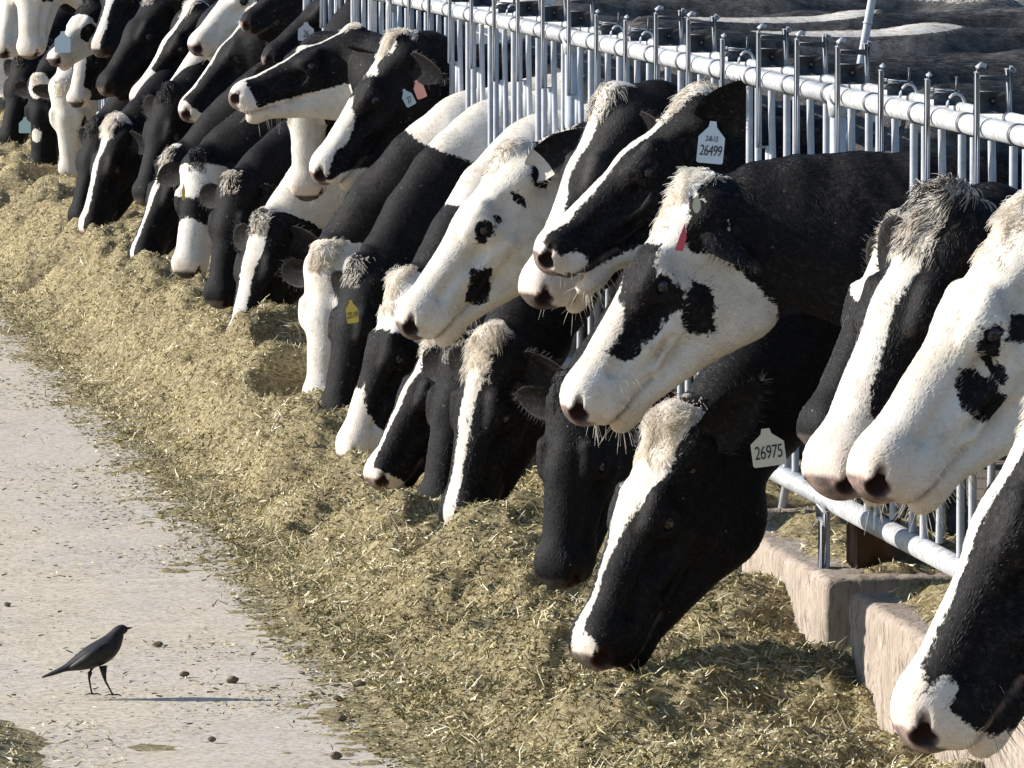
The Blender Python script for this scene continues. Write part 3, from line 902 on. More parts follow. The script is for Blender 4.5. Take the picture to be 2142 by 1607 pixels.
def ysample(n, y0, y1, p=1.7):
    u = rng.random(n); a = 1 - p
    return (y0 ** a + u * (y1 ** a - y0 ** a)) ** (1 / a)
# crumbs on the road
NR = 48000
Y_ = ysample(NR, 13.5, 45, 1.9); X_ = np.where(rng.random(NR) < .90, -.93 - rng.exponential(.15, NR), rng.uniform(-2.9, -1.0, NR))
kp = (X_ > -1.15) | (fbm(np.stack([X_ * 1.6, Y_ * .8, X_ * 0], -1), 3) > .05)
sz = rng.uniform(.3, 1, NR) ** 2
blades('road_litter', np.stack([X_, Y_, np.full(NR, .001)], -1)[kp], None, (.003 + .015 * sz)[kp], (.0015 + .0032 * sz)[kp], rng.beta(1.0, 2.6, NR)[kp], 8, 'chaff and crumbs blown over the road', .15)
NL = 14000
Y_ = rng.uniform(14.6, 18.5, NL); X_ = rng.uniform(-2.5, -1.70, NL) 
Z_ = left_h(X_, Y_); k = (Z_ > .004) | (rng.random(NL) < .15)
blades('loose_chaff', np.stack([X_, Y_, np.maximum(Z_, .001)], -1)[k], None, rng.uniform(.006, .03, NL)[k], rng.uniform(.002, .0045, NL)[k], rng.beta(1.3, 1.2, NL)[k], 9, 'chaff lying on the strip of feed at the road edge', .3)

# clods
m_clod, nt, b = new_mat('dried_clod')
tc = N(nt, 'ShaderNodeTexCoord').outputs['Object']
nt.links.new(ramp(nt, noise(nt, tc, 60, 5, .7).outputs[0], [(.35, (.07, .055, .035)), (.65, (.17, .13, .085))]).outputs[0], b.inputs['Base Color'])
b.inputs['Roughness'].default_value = .95
def lump(r, seed, fl=(1, 1, .7), nu=14, nv=10):
    V = []; 
    for i in range(nv + 1):
        a = math.pi * i / nv
        for j in range(nu):
            w = 2 * math.pi * j / nu; V.append((math.sin(a) * math.cos(w), math.sin(a) * math.sin(w), math.cos(a)))
    V = np.array(V); V = V * (1 + .28 * fbm(V * 1.6 + seed * 3.1, 3))[:, None] * np.array(fl) * r
    Q = [[i * nu + j, (i + 1) * nu + j, (i + 1) * nu + (j + 1) % nu, i * nu + (j + 1) % nu] for i in range(nv) for j in range(nu)]
    return V, np.array(Q)
def atz(px, py, z=0.0):
    s = 900.
    for _ in range(40):
        p = at(px, py, s); s *= (1 + (z - p.z) * -.25)  if False else 1
        break
    d = (Fv + Rv * ((px - PW / 2) / FPX) - Uv * ((py - PH / 2) / FPX))
    t = (z - H_CAM) / d.z
    return Vector((X_CAM, 0, H_CAM)) + d * t
CLODS = [(752, 1438, .016, 'roundest dark clod, at the foot of the feed near the front'), (330, 1352, .013, 'flat brown clod on the road right of the bird beak'),
         (487, 1427, .015, 'brown clod lying past the tip of the bird shadow'), (706, 1466, .012, 'low brown clod just in front of the roundest one'),
         (16, 1267, .010, 'small brown clod at the left picture edge'), (702, 1586, .014, 'brown clod on the road at the bottom edge'),
         (442, 1550, .010, 'small clod near the bottom, below the bird shadow'), (476, 995, .013, 'brown clod at the feed edge, halfway up the road'),
         (536, 1240, .010, 'small clod midway between the bird and the feed'), (716, 1505, .012, 'small clod in front of the feed near the bottom'),
         (385, 1414, .012, 'thin broken clod on the road beside the bird legs')]
for i, (px, py, r_, lb) in enumerate(CLODS):
    p = atz(px, py); r_ *= .8; V, Q = lump(r_, i, (1.25, 1, .75))
    o = mesh_obj('clod', V, Q, m_clod); o.location = (p.x, p.y, r_ * .45)
    tag(o, lb, 'clod', 'clods of dried feed on the road')

# ---------------------------------------------------------------- curb blocks
m_conc, nt, b = new_mat('weathered_concrete')
tc = N(nt, 'ShaderNodeTexCoord').outputs['Object']
mp = N(nt, 'ShaderNodeMapping'); mp.inputs['Scale'].default_value = (1, 1, .16); nt.links.new(tc, mp.inputs[0])
k1 = noise(nt, mp.outputs[0], 75, 5, .7).outputs[0]; k2 = noise(nt, tc, 6, 5, .6).outputs[0]; k3 = noise(nt, tc, 60, 4, .6).outputs[0]
c = ramp(nt, k2, [(.3, (.27, .21, .165)), (.7, (.42, .35, .285))]).outputs[0]
c = mixc(nt, ramp(nt, k1, [(.36, (.95,) * 3), (.50, (0, 0, 0))]).outputs[0], c, (.13, .10, .075))
c = mixc(nt, ramp(nt, k3, [(.6, (0, 0, 0)), (.75, (.6,) * 3)]).outputs[0], c, (.55, .50, .43))
nt.links.new(c, b.inputs['Base Color']); b.inputs['Roughness'].default_value = .92
bm_ = N(nt, 'ShaderNodeBump'); bm_.inputs['Strength'].default_value = .8; bm_.inputs['Distance'].default_value = .006
nt.links.new(k1, bm_.inputs['Height']); nt.links.new(bm_.outputs[0], b.inputs['Normal'])
def rounded_block(y0, y1, seed):
    """block with worn edges as a fine mesh, x from -.07 to .29"""
    X0b, X1b, Z0, Z1 = -.07, .29, -.02, .35
    prof = []
    def seg(a, b_, n):
        for i in range(n): prof.append(np.array(a) + (np.array(b_) - a) * i / n)
    r = .022
    seg((X0b, Z0), (X0b, Z1 - r), 26)
    for i in range(7): w = math.pi - i / 7 * math.pi / 2; prof.append(np.array((X0b + r + r * math.cos(w), Z1 - r + r * math.sin(w))))
    seg((X0b + r, Z1), (X1b - r, Z1), 22)
    for i in range(7): w = math.pi / 2 - i / 7 * math.pi / 2; prof.append(np.array((X1b - r + r * math.cos(w), Z1 - r + r * math.sin(w))))
    seg((X1b, Z1 - r), (X1b, Z0), 6); prof.append(np.array((X1b, Z0)))
    prof = np.array(prof); n = len(prof); cx = prof.mean(0)
    L = y1 - y0; ny = max(12, int(L / .015)); V = []
    inset = lambda t: 1 - .5 * (1 - math.sqrt(max(0, 1 - (1 - min(1, t / .02)) ** 2))) * .12
    for j in range(ny + 1):
        y = L * j / ny
        for p in prof: V.append((p[0], y, p[1]))
    V = np.array(V)
    nn = fbm(V * 12 + seed, 3)[:, None]; o = V - np.array((.11, 0, .15)); o[:, 1] = 0; o /= np.linalg.norm(o, axis=1)[:, None] + 1e-9
    n2 = fbm(V * 45 + seed, 2)[:, None]; V = V + o * (nn * .004 + n2 * .0035 - np.clip(nn - .55, 0, 1) * .03)
    endr = np.minimum(V[:, 1], L - V[:, 1]); V[:, 0] = np.where(V[:, 0] < 0, V[:, 0] + np.clip(.014 - endr, 0, 1) * .8, V[:, 0])
    V[:, 2] -= np.clip(.014 - endr, 0, 1) * .6 * (V[:, 2] > .3)
    i = np.arange(ny)[:, None] * n + np.arange(n - 1)[None]
    Q = np.stack([i, i + n, i + n + 1, i + 1], -1).reshape(-1, 4)
    nv = len(V); V = np.concatenate([V, [[.11, -.0, .15], [.11, L, .15]]])
    T = [[nv, k, k + 1] for k in range(n - 1)] + [[nv + 1, ny * n + k + 1, ny * n + k] for k in range(n - 1)]
    return V, Q, np.array(T)
GAP = .15
yb = yfence(1775, .35, -.07)               # far end of the nearest block
blocks = []
y1_ = yb; 
blocks.append((yb - 2.3, yb))
y0_ = yb + .34
for k in range(12):
    Lb = 1.55 if k == 0 else 2.55
    blocks.append((y0_, y0_ + Lb)); y0_ += Lb + .22
lbs = ['worn concrete curb block with a sharp corner, nearest the camera', 'worn concrete curb block behind the nose of the head down black cow']
for i, (a, e) in enumerate(blocks):
    V, Q, T = rounded_block(a, e, i * 5.3)
    o = mesh_obj('curb_block', V, [Q, T], m_conc); o.location = (0, a, 0)
    tag(o, lbs[i] if i < 2 else 'concrete curb block buried in feed under the far cows', 'curb block', 'concrete curb blocks under the fence')
# feed and soil lying on the curb
def curbtop(X, Y):
    P = np.stack([X, Y, X * 0], -1)
    e = np.clip((X + .055) / .13, 0, 1)
    gapm = 0
    for (a, e_) in blocks: gapm = np.maximum(gapm, np.clip(np.minimum(Y - a - .03, e_ + .0 - Y) / .05, 0, 1))
    return .34 + e * gapm * (.022 + .030 * (.5 + fbm(P * 7, 3)) + .006 * fbm(P * 30, 2)) - .02 * (1 - e) - (1 - gapm) * .14
ct = sheet('spilled_feed', np.arange(-.055, .34, .011), ygrid(12.5, 47, .001), curbtop, m_feed)
tag(ct, kind='stuff', label='feed and soil spilled over the top of the curb')
NC = 22000
Y_ = ysample(NC, 13, 42, 2.2); X_ = rng.uniform(-.05, .3, NC)
Z_ = curbtop(X_, Y_)
blades('spilled_straw', np.stack([X_, Y_, Z_], -1), None, rng.uniform(.008, .03, NC), rng.uniform(.0015, .0035, NC), rng.beta(2, 1.6, NC), 10, 'straw bits over the spilled feed on the curb', .35)

# ---------------------------------------------------------------- stanchion fence
m_pipe, nt, b = new_mat('galvanised_pipe')
tc = N(nt, 'ShaderNodeTexCoord').outputs['Object']
p1 = noise(nt, tc, 7, 6, .65).outputs[0]; p2 = noise(nt, tc, 45, 4, .6).outputs[0]
c = ramp(nt, p1, [(.3, (.36, .38, .41)), (.7, (.58, .60, .62))]).outputs[0]
c = mixc(nt, ramp(nt, p2, [(.52, (0, 0, 0)), (.64, (.85,) * 3)]).outputs[0], c, (.30, .25, .185))
nt.links.new(c, b.inputs['Base Color']); b.inputs['Roughness'].default_value = .55; b.inputs['Metallic'].default_value = .1
m_bar, nt, b = new_mat('galvanised_bar')
tc = N(nt, 'ShaderNodeTexCoord').outputs['Object']
c = ramp(nt, noise(nt, tc, 12, 6, .7).outputs[0], [(.3, (.30, .32, .36)), (.7, (.50, .52, .55))]).outputs[0]
nt.links.new(c, b.inputs['Base Color']); b.inputs['Roughness'].default_value = .68; b.inputs['Metallic'].default_value = .0
m_dark, nt, b = new_mat('dark_steel')
tc = N(nt, 'ShaderNodeTexCoord').outputs['Object']
c = ramp(nt, noise(nt, tc, 30, 5, .7).outputs[0], [(.3, (.05, .055, .065)), (.7, (.14, .15, .165))]).outputs[0]
nt.links.new(c, b.inputs['Base Color']); b.inputs['Roughness'].default_value = .5; b.inputs['Metallic'].default_value = .3
m_rust, nt, b = new_mat('rusty_post')
tc = N(nt, 'ShaderNodeTexCoord').outputs['Object']
c = ramp(nt, noise(nt, tc, 14, 6, .7).outputs[0], [(.3, (.05, .03, .022)), (.7, (.17, .10, .07))]).outputs[0]
nt.links.new(c, b.inputs['Base Color']); b.inputs['Roughness'].default_value = .9

NST = 8
def panel_proto():
    root = empty('stanchion_panel')
    L = PITCH * NST
    b_ = MB(); b_.tube([(0, .02, 1.45), (0, L - .02, 1.45)], .022, 20); b_.build('main_rail', m_pipe, root, True)
    b_ = MB(); b_.tube([(.038, .02, 1.473), (.038, L - .02, 1.473)], .0125, 16); b_.build('lock_rail', m_pipe, root, True)
    b_ = MB(); b_.tube([(0, .0, .50), (0, L - .0, .50)], .0245, 20)
    b_.build('lower_rail', m_pipe, root, True)
    for k in range(NST):
        y0 = k * PITCH
        for (dy, x, r_) in ((.02, 0, .0088), (.16, 0, .0088)):
            w = MB(); w.tube([(x, y0 + dy, .525), (x, y0 + dy, 1.425)], r_, 10, cap=False); w.build('bar', m_bar, root, True)
        # movable lock arm, bowed
        w = MB(); ya = y0 + .415
        w.tube([(.004, ya + .02, .53), (.004, ya - .005, .75), (.004, ya - .035, .95), (.004, ya - .03, 1.15), (.004, ya + .0, 1.33), (.004, ya + .01, 1.425)], .0085, 10, cap=False)
        w.build('lock_arm', m_bar, root, True)
        # latch straddling the rails
        for q, (yl, ln) in enumerate(((y0 + .415, .30),)):
            lt = MB(); fr = MB()
            if k % 8 in (2, 5, 6):        # latch arm dropped: short strap, plate lying over the lock rail
                lt.box((-.030, yl, 1.400), (.0115, .016, .27), None, .002)
                lt.tube([(-.030, yl, 1.53), (-.029, yl, 1.541), (-.022, yl, 1.546)], .0052, 8)
                lt.tube([(-.002, yl, 1.27), (-.002, yl, 1.16)], .0105, 10)
                lt.box((.012, yl + .010, 1.508), (.060, .050, .006), Matrix.Rotation(.12, 3, 'Y'), .002)
                lt.tube([(.020 + .020 * math.cos(w_), yl - .075, 1.475 + .030 * math.sin(w_)) for w_ in np.linspace(0, math.pi, 9)], .0035, 6)
                fr.box((.012, yl - .018, 1.492), (.062, .006, .030), None, .002)
                fr.box((.030, yl - .020, 1.518), (.007, .010, .044), Matrix.Rotation(.2, 3, 'X'), .002)
                fr.tube([(-.026, yl - .018, 1.497), (-.010, yl - .018, 1.497)], .0065, 8)
            else:
                lt.box((-.030, yl, 1.427), (.0115, .016, .285), None, .002)
                lt.tube([(-.030, yl, 1.567), (-.029, yl, 1.578), (-.022, yl, 1.584), (-.010, yl, 1.581)], .0052, 8)
                lt.box((-.014, yl, 1.288), (.034, .012, .005), None, .0015)
                lt.tube([(-.002, yl, 1.29), (-.002, yl, 1.18)], .0105, 10)
                lt.box((.037, yl, 1.524), (.010, .016, .105), Matrix.Rotation(-.06, 3, 'Y'), .002)
                lt.box((.044, yl, 1.574), (.016, .018, .011), Matrix.Rotation(.6, 3, 'Y'), .002)
                fr.box((.004, yl - .010, 1.556), (.064, .012, .012), None, .002)
                fr.box((.043, yl + .012, 1.522), (.007, .010, .100), None, .002)
                fr.box((.006, yl + .012, 1.505), (.062, .005, .048), None, .002)
                fr.tube([(.006, yl + .006, 1.508), (.006, yl + .018, 1.508)], .004, 8)
            lt.build('latch_strap', m_bar, root, True)
            fr.build('latch_frame', m_dark, root, True)
        for yy in (y0 + .10,):
            rg = MB(); rg.tube([(0, yy - .012, 1.45), (0, yy + .012, 1.45)], .0245, 20); rg.build('clamp', m_dark, root, True)
            rg = MB(); rg.tube([(.038, yy + .05, 1.473), (.038, yy + .066, 1.473)], .0150, 14); rg.build('clamp', m_dark, root, True)
    return root, L
def copy_tree(o, parent=None):
    c = o.copy(); col.objects.link(c)
    if parent: c.parent = parent
    for ch in o.children: copy_tree(ch, c)
    return c
proto, LP = panel_proto()
plabels = ['galvanised stanchion panel nearest the camera, its lower rail bare above the curb blocks', 'galvanised stanchion panel behind the spotted white head and the head tagged 26499',
           'galvanised stanchion panel furthest up the row whose rails still show', 'far stanchion panel hidden behind the crowd of heads']
starts = [POST_Y[0] + LP * k for k in (-1, 0, 1, 2, 3, 4)]
for i, y in enumerate(starts):
    o = proto if i == 0 else copy_tree(proto)
    o.location = (0, y, 0)
    tag(o, plabels[min(i, 3)], 'stanchion', 'stanchion panels of the feed fence')
    if i >= 3: o['group'] = 'far stanchion panels'
def post(y, lb):
    r = empty('fence_post', (0, y, 0))
    w = MB(); w.tube([(.0, 0, .515), (.0, 0, 1.435)], .019, 16); w.build('pipe', m_bar, r, True)
    w = MB(); w.tube([(0, -.03, 1.45), (0, .03, 1.45)], .0262, 18); w.tube([(0, 0, 1.40), (0, 0, 1.44)], [.021, .026], 12); w.build('weld_collar', m_pipe, r, True)
    tag(r, lb, 'post', 'pipe posts of the feed fence'); return r
for i, k in enumerate(range(-1, 6)):
    post(POST_Y[0] + LP * k, ['pipe post at the near end of the feed fence', 'pipe post with a scabbed weld, behind the black neck of the raised white face', 'pipe post just left of the white blazed raised head',
         'furthest visible pipe post, right of the white topped poll'][i] if i < 4 else 'far pipe post hidden behind the cows')
# short stub with the torn collar under the lower rail, and the rusty block behind it
ys = POST_Y[0]
r = empty('rail_bracket', (0, ys, 0))
w = MB(); w.box((-.030, 0, .405), (.024, .035, .16), None, .003); w.build('flat_bar', m_bar, r)
w = MB(); w.box((-.038, -.012, .475), (.010, .11, .035), Matrix.Rotation(.12, 3, 'X'), .003); w.build('torn_plate', m_bar, r)
tag(r, 'flat steel bracket holding the lower rail at the gap between curb blocks', 'bracket')
w = MB(); w.box((.09, 0, .24), (.11, .12, .46), None, .006)
o = w.build('rusty_post', m_rust); o.location = (0, ys + .02, 0); tag(o, 'dark rusty stub post behind the bracket in the curb gap', 'post')
# pole behind the fence
pp = at(1836, 60, 560)
w = MB(); w.tube([(0, 0, -1.6), (.0, 0, 1.2)], .0105, 12); w.tube([(0, 0, -.05), (0, 0, -.045)], .0125, 12)
o = w.build('steel_pole', m_bar, None, True)
yq = yfence(1822, 1.5, .35); o.location = (.35, yq, 1.62); o.rotation_euler = (0, R(10), 0)
tag(o, 'thin grey pole standing up behind the fence among the cow backs', 'pole')

# ---------------------------------------------------------------- the bird
def make_bird():
    m, nt, b = new_mat('black_feathers')
    tc = N(nt, 'ShaderNodeTexCoord').outputs['Object']
    c = ramp(nt, noise(nt, tc, 60, 5, .6).outputs[0], [(.35, (.008, .0075, .009)), (.7, (.024, .022, .022))]).outputs[0]
    nt.links.new(c, b.inputs['Base Color']); b.inputs['Roughness'].default_value = .55; b.inputs['Specular IOR Level'].default_value = .25
    m2, nt, b = new_mat('bird_leg'); b.inputs['Base Color'].default_value = (.02, .017, .016, 1); b.inputs['Roughness'].default_value = .6
    s = 878.
    foot = atz(215, 1456)
    k = 1 / s
    X = lambda px: (px - 215) * k
    Z = lambda py: (1456 - py) * k
    root = empty('blackbird', foot)
    # body: (px, py, half height px, half width px)
    ch = [(88, 1415, 2, 4), (110, 1407, 5, 9), (135, 1397, 7, 12), (148, 1392, 12, 14), (165, 1385, 19, 19), (185, 1376, 25, 26), (205, 1367, 28, 30), (222, 1357, 27, 30), (234, 1345, 24, 26),
          (243, 1331, 18, 19), (249, 1321, 14, 14), (255, 1317, 12.5, 13), (262, 1316, 9.5, 10), (267, 1315.5, 5, 5)]
    P = np.array([(X(a), 0, Z(b_)) for a, b_, _, _ in ch]); n = 18; V = []
    Pi, ri, wi = [], [], []
    t0 = np.linspace(0, len(ch) - 1, 60); ii = np.arange(len(ch))
    Pi = np.stack([np.interp(t0, ii, P[:, k_]) for k_ in range(3)], -1)
    ri = np.interp(t0, ii, [c[2] for c in ch]) * k * .93; wi = np.interp(t0, ii, [c[3] for c in ch]) * k
    for _ in range(3):
        for arr in (Pi, ri, wi): arr[1:-1] = (arr[:-2] + 2 * arr[1:-1] + arr[2:]) / 4
    for i in range(len(Pi)):
        t = Pi[min(i + 1, 59)] - Pi[max(i - 1, 0)]; t /= np.linalg.norm(t); up = np.cross(t, (0, 1, 0)) * -1
        up = np.array((-t[2], 0, t[0]))
        for j in range(n):
            w = 2 * math.pi * j / n
            V.append(Pi[i] + up * math.sin(w) * ri[i] + np.array((0, 1, 0)) * math.cos(w) * wi[i])
    V = np.array(V); Q = np.array([[i * n + j, i * n + (j + 1) % n, (i + 1) * n + (j + 1) % n, (i + 1) * n + j] for i in range(59) for j in range(n)])
    body = MB(); body.add(V, Q)
    for side, (hx, kx, ax, fx) in ((1, (192, 188, 190, 193)), (-1, (216, 221, 231, 236))):
        y = side * .011
        if side == 1: pts = [(195, 1392), (189, 1408), (187, 1420), (190, 1437), (192, 1449), (196, 1453)]
        else: pts = [(215, 1392), (217, 1410), (220, 1424), (227, 1437), (233, 1449), (237, 1453)]
        body.tube([(X(a), y, Z(b_)) for a, b_ in pts], [9 * k, 5 * k, 2.4 * k, 1.9 * k, 1.9 * k, 1.6 * k], 8)
        ex, ey = pts[-1]
        for dx, dy in ((17, -.006), (16, .008), (15, .001), (-20, .0)):
            body.tube([(X(ex), y, Z(1453)), (X(ex + dx * .5), y + dy * .7, Z(1452)), (X(ex + dx), y + dy * 1.5, Z(1455))], [1.7 * k, 1.4 * k, .6 * k], 6)
    body.build('body', m, root, True)
    w = MB(); w.tube([(X(264), 0, Z(1315)), (X(272), 0, Z(1313.5)), (X(279), 0, Z(1313))], [3.6 * k, 2.2 * k, .5 * k], 8); w.build('beak', m2, root, True)
    w = MB(); 
    for sd_ in (-1, 1):
        pts = [(222, 1348), (200, 1362), (178, 1378), (155, 1391), (140, 1397)]
        w.tube([(X(a), sd_ * yy * k, Z(b_)) for (a, b_), yy in zip(pts, (25, 27, 22, 14, 8))], [6 * k, 13 * k, 12 * k, 7 * k, 1.5 * k], 10, flat=1.0)
    w.build('wing', m, root, True)
    tag(root, 'small black bird standing on the dusty road with its long tail low', 'bird')
make_bird()

# ---------------------------------------------------------------- placing the cows
STALLS = [POST_Y[0] - LP * 2 + PITCH * k + .288 for k in range(85)]
taken = set()
def head_ray(px, py, origin, nrm):
    d = (Fv + Rv * ((px - PW / 2) / FPX) - Uv * ((py - PH / 2) / FPX)); C_ = Vector((X_CAM, 0, H_CAM))
    o = Vector(origin); n_ = Vector(nrm); t = (o - C_).dot(n_) / d.dot(n_)
    return C_ + d * t
def polyfield(xy, poly):
    poly = np.array(poly, float); n = len(poly)
    dmin = np.full(len(xy), 9.); ins = np.zeros(len(xy), bool)
    for i in range(n):
        a, b_ = poly[i], poly[(i + 1) % n]; ab = b_ - a
        t = np.clip(((xy - a) @ ab) / (ab @ ab + 1e-12), 0, 1)
        dmin = np.minimum(dmin, np.linalg.norm(xy - a - t[:, None] * ab, axis=1))
        cr = ((a[1] > xy[:, 1]) != (b_[1] > xy[:, 1])) & (xy[:, 0] < (b_[0] - a[0]) * (xy[:, 1] - a[1]) / (b_[1] - a[1] + 1e-12) + a[0])
        ins ^= cr
    return np.where(ins, dmin, -dmin)
_old_fields = fields
def fields(q, spec, base):
    f = np.full(len(q), .3 if base == 'w' else -.3)
    for it in spec:
        if it[1] == 'poly':
            g = polyfield(q[:, [0, 2]], it[2]) + fbm(q * 26 + 3, 2) * .008 - .003
            if len(it) > 3: g = np.minimum(g, q[:, 1] * it[3] + .02)
        else:
            g = _old_fields(q, [(1,) + tuple(it[1:])], 'b')
        f = np.maximum(f, g) if it[0] > 0 else np.minimum(f, -g)
    return f
def zz(pts, ox, oy, s): return [(ox + x / s, oy + y / s) for x, y in pts]

def frame_yp(p, psi, roll):
    cp, sp = math.cos(p), math.sin(p); c, s = math.cos(psi), math.sin(psi)
    a = np.array((-cp * c, -cp * s, -sp)); d = np.array((-sp * c, -sp * s, cp))
    side = np.cross(d, a)
    if roll: d2 = d * math.cos(roll) + side * math.sin(roll); side = np.cross(d2, a); d = d2
    return np.stack([a, side, d], 1)
TAGS = []
def cow(label, poll, muz, s, yaw=0, roll=0, spec=(), hp=(), spec2=(), bodyspec=(), base='b', body='b', hlim=(.84, 1.1), seed=0, zn=None, fur=None, stall=None, group=None, tagset=(), **kw):
    if DEV and DEV != 'all' and str(seed) not in DEV.split(','): return None
    P0 = np.array(at(poll[0], poll[1], s))
    best = None
    for pd in np.arange(-40, 112, .5):
        Hm = frame_yp(R(pd), R(yaw), R(roll))
        M0 = P0 + Hm @ np.array((.59, 0, -.045)); m = proj(M0)
        ang = math.atan2(m[1] - poll[1], m[0] - poll[0]) - math.atan2(muz[1] - poll[1], muz[0] - poll[0])
        ang = (ang + math.pi) % (2 * math.pi) - math.pi
        ln = math.hypot(m[0] - poll[0], m[1] - poll[1]); want = math.hypot(muz[0] - poll[0], muz[1] - poll[1])
        hs_ = want / ln
        cost = abs(ang) + .25 * max(0, abs(hs_ - .97) - .12)
        if best is None or cost < best[0]: best = (cost, pd, hs_, Hm)
    _, pd, hs, Hm = best
    hsc = min(max(hs, hlim[0]), hlim[1])
    # the muzzle is what the eye checks first: keep it on its mark
    M_w = None
    tipoff = Hm @ np.array((.59, 0, -.045)) * hsc
    pr = proj(P0 + tipoff); 
    P0 = P0 + np.array(Rv) * ((muz[0] - pr[0]) / s * .7) - np.array(Uv) * ((muz[1] - pr[1]) / s * .7)
    tip = P0 + tipoff
    hy = P0[1]
    QUEUE.append((hy, stall, lambda Yn: build_cow(Yn, label, P0, Hm, hsc, hy, tip, s, zn, spec, hp, spec2, base, body, bodyspec, seed, fur, group, tagset, pd, hs, kw)))
QUEUE = []
def build_cow(Yn, label, P0, Hm, hsc, hy, tip, s, zn, spec, hp, spec2, base, body, bodyspec, seed, fur, group, tagset, pd, hs, kw):
    if zn is None: zn = float(np.clip(.55 + .5 * P0[2], .92, 1.13))
    # polygons given on the photo become outlines in the head's own side plane / the body's own side plane
    def hpoly(pts):
        o = P0 + Hm @ np.array((.3, .085, -.12)) * hsc
        return [tuple((np.array((Hm.T @ (np.array(head_ray(x, y, o, Hm[:, 1])) - P0)) / hsc)[[0, 2]])) for x, y in pts]
    sp = list(spec) + [(sg, 'poly', hpoly(pts)) + tuple(ex) for sg, pts, *ex in hp] + list(spec2)
    res = .0062 if s > 800 else (.0075 if s > 650 else (.010 if s > 520 else .013))
    if fur is None: fur = 80000 if s > 900 else (52000 if s > 700 else (26000 if s > 560 else 9000))
    if DEV and DEV != "all": fur //= 4
    root, o3, Hm, poll_w, hs2, ei = make_cow(P0, Hm, hsc, hy, 0.0, sp, base, body, bodyspec, res=res, seed=seed, fur=fur, Yn=Yn, zn=zn, **kw)
    if tip[2] < .5: TIPS.append((tip[0], tip[1], tip[2]))
    tag(root, label, 'cow', group or 'dairy cows with their heads through the feed fence')
    print('COW', seed, 's', s, 'pitch', pd, 'hs', round(hs, 2), 'poll', np.round(P0, 2), 'tip', np.round(tip, 2), 'Yn', round(Yn - hy, 2))
    for t in tagset: ear_tag(root, o3, s, **t)
    return root

# the written numbers, turned into meshes once
TEXT_MESH = {}
_tmp = []
for tx, size in (('26975', .034), ('26499', .030), ('2-8-13', .016), ('2519', .022), ('27', .022), ('26', .03)):
    cu = bpy.data.curves.new('number', 'FONT'); cu.body = tx; cu.size = size; cu.align_x = 'CENTER'; cu.align_y = 'CENTER'; cu.shear = .12; cu.extrude = .0004
    cu.space_character = .92
    t0 = bpy.data.objects.new('number', cu); col.objects.link(t0); _tmp.append((tx, size, t0))
_dg = bpy.context.evaluated_depsgraph_get()
for tx, size, t0 in _tmp:
    tm = bpy.data.meshes.new_from_object(t0.evaluated_get(_dg)); TEXT_MESH[(tx, size)] = tm
for tx, size, t0 in _tmp: bpy.data.objects.remove(t0)

_tagm = {}
def tag_mat(c):
    if c not in _tagm:
        m, nt, b = new_mat('ear_tag_plastic'); b.inputs['Base Color'].default_value = (*c, 1); b.inputs['Roughness'].default_value = .45; _tagm[c] = m
    return _tagm[c]
INK, nt, b = new_mat('ink'); b.inputs['Base Color'].default_value = (.02, .02, .025, 1); b.inputs['Roughness'].default_value = .7
for tm in TEXT_MESH.values(): tm.materials.append(INK)
def ear_tag(root, o3, s, px, py, w, h, color, lines=(), rot=0, off=.12, shape='tag'):
    """a flat plastic tag; w, h in metres; faces the road end; off: how far it stands before the head"""
    ss = s * (1 + off * s / FPX)
    p = np.array(at(px, py, ss)) - o3
    if shape == 'round':
        pts = [(math.cos(a) * w / 2, math.sin(a) * h / 2) for a in np.linspace(0, 2 * math.pi, 20, endpoint=False)]
    elif shape == 'sliver':
        pts = [(-w / 2, -h / 2), (w * .3, -h / 2), (w / 2, 0), (w * .1, h / 2)]
    else:
        pts = [(-w / 2 + .004, -h / 2), (w / 2 - .004, -h / 2), (w / 2, -h / 2 + .004), (w / 2, h * .12), (w * .16, h * .36), (w * .12, h / 2), (-w * .12, h / 2), (-w * .16, h * .36), (-w / 2, h * .12), (-w / 2, -h / 2 + .004)]
    n = len(pts); V = [(x, -.0012, y) for x, y in pts] + [(x, .0012, y) for x, y in pts]
    o = None
    me = bpy.data.meshes.new('ear_tag'); me.from_pydata(V, [], [list(range(n)), list(range(2 * n - 1, n - 1, -1))] + [[i, i + n, (i + 1) % n + n, (i + 1) % n] for i in range(n)])
    me.materials.append(tag_mat(color))
    o = bpy.data.objects.new('ear_tag', me); col.objects.link(o); o.parent = root
    o.location = p; o.rotation_euler = (R(-6), R(rot), R(-12))
    for tx, size, ox, oz in lines:
        t = bpy.data.objects.new('number', TEXT_MESH[(tx, size)]); col.objects.link(t); t.parent = o
        t.location = (ox, -.0022, oz); t.rotation_euler = (R(90), 0, 0); t.scale = (.8, 1.25, 1)
    return o

BL = lambda *a: (1, 'blaze', list(a))
Z7 = lambda p: zz(p, 1050, 350, 2.679)
Z5 = lambda p: zz(p, 800, 0, 3.06)
Z4 = lambda p: zz(p, 600, 400, 2.143)
Z8 = lambda p: zz(p, 1600, 350, 2.009)
Z3 = lambda p: zz(p, 400, 0, 3.57)
ZK = lambda p: zz(p, 1500, 950, 2.445)
WH = (.62, .66, .68)

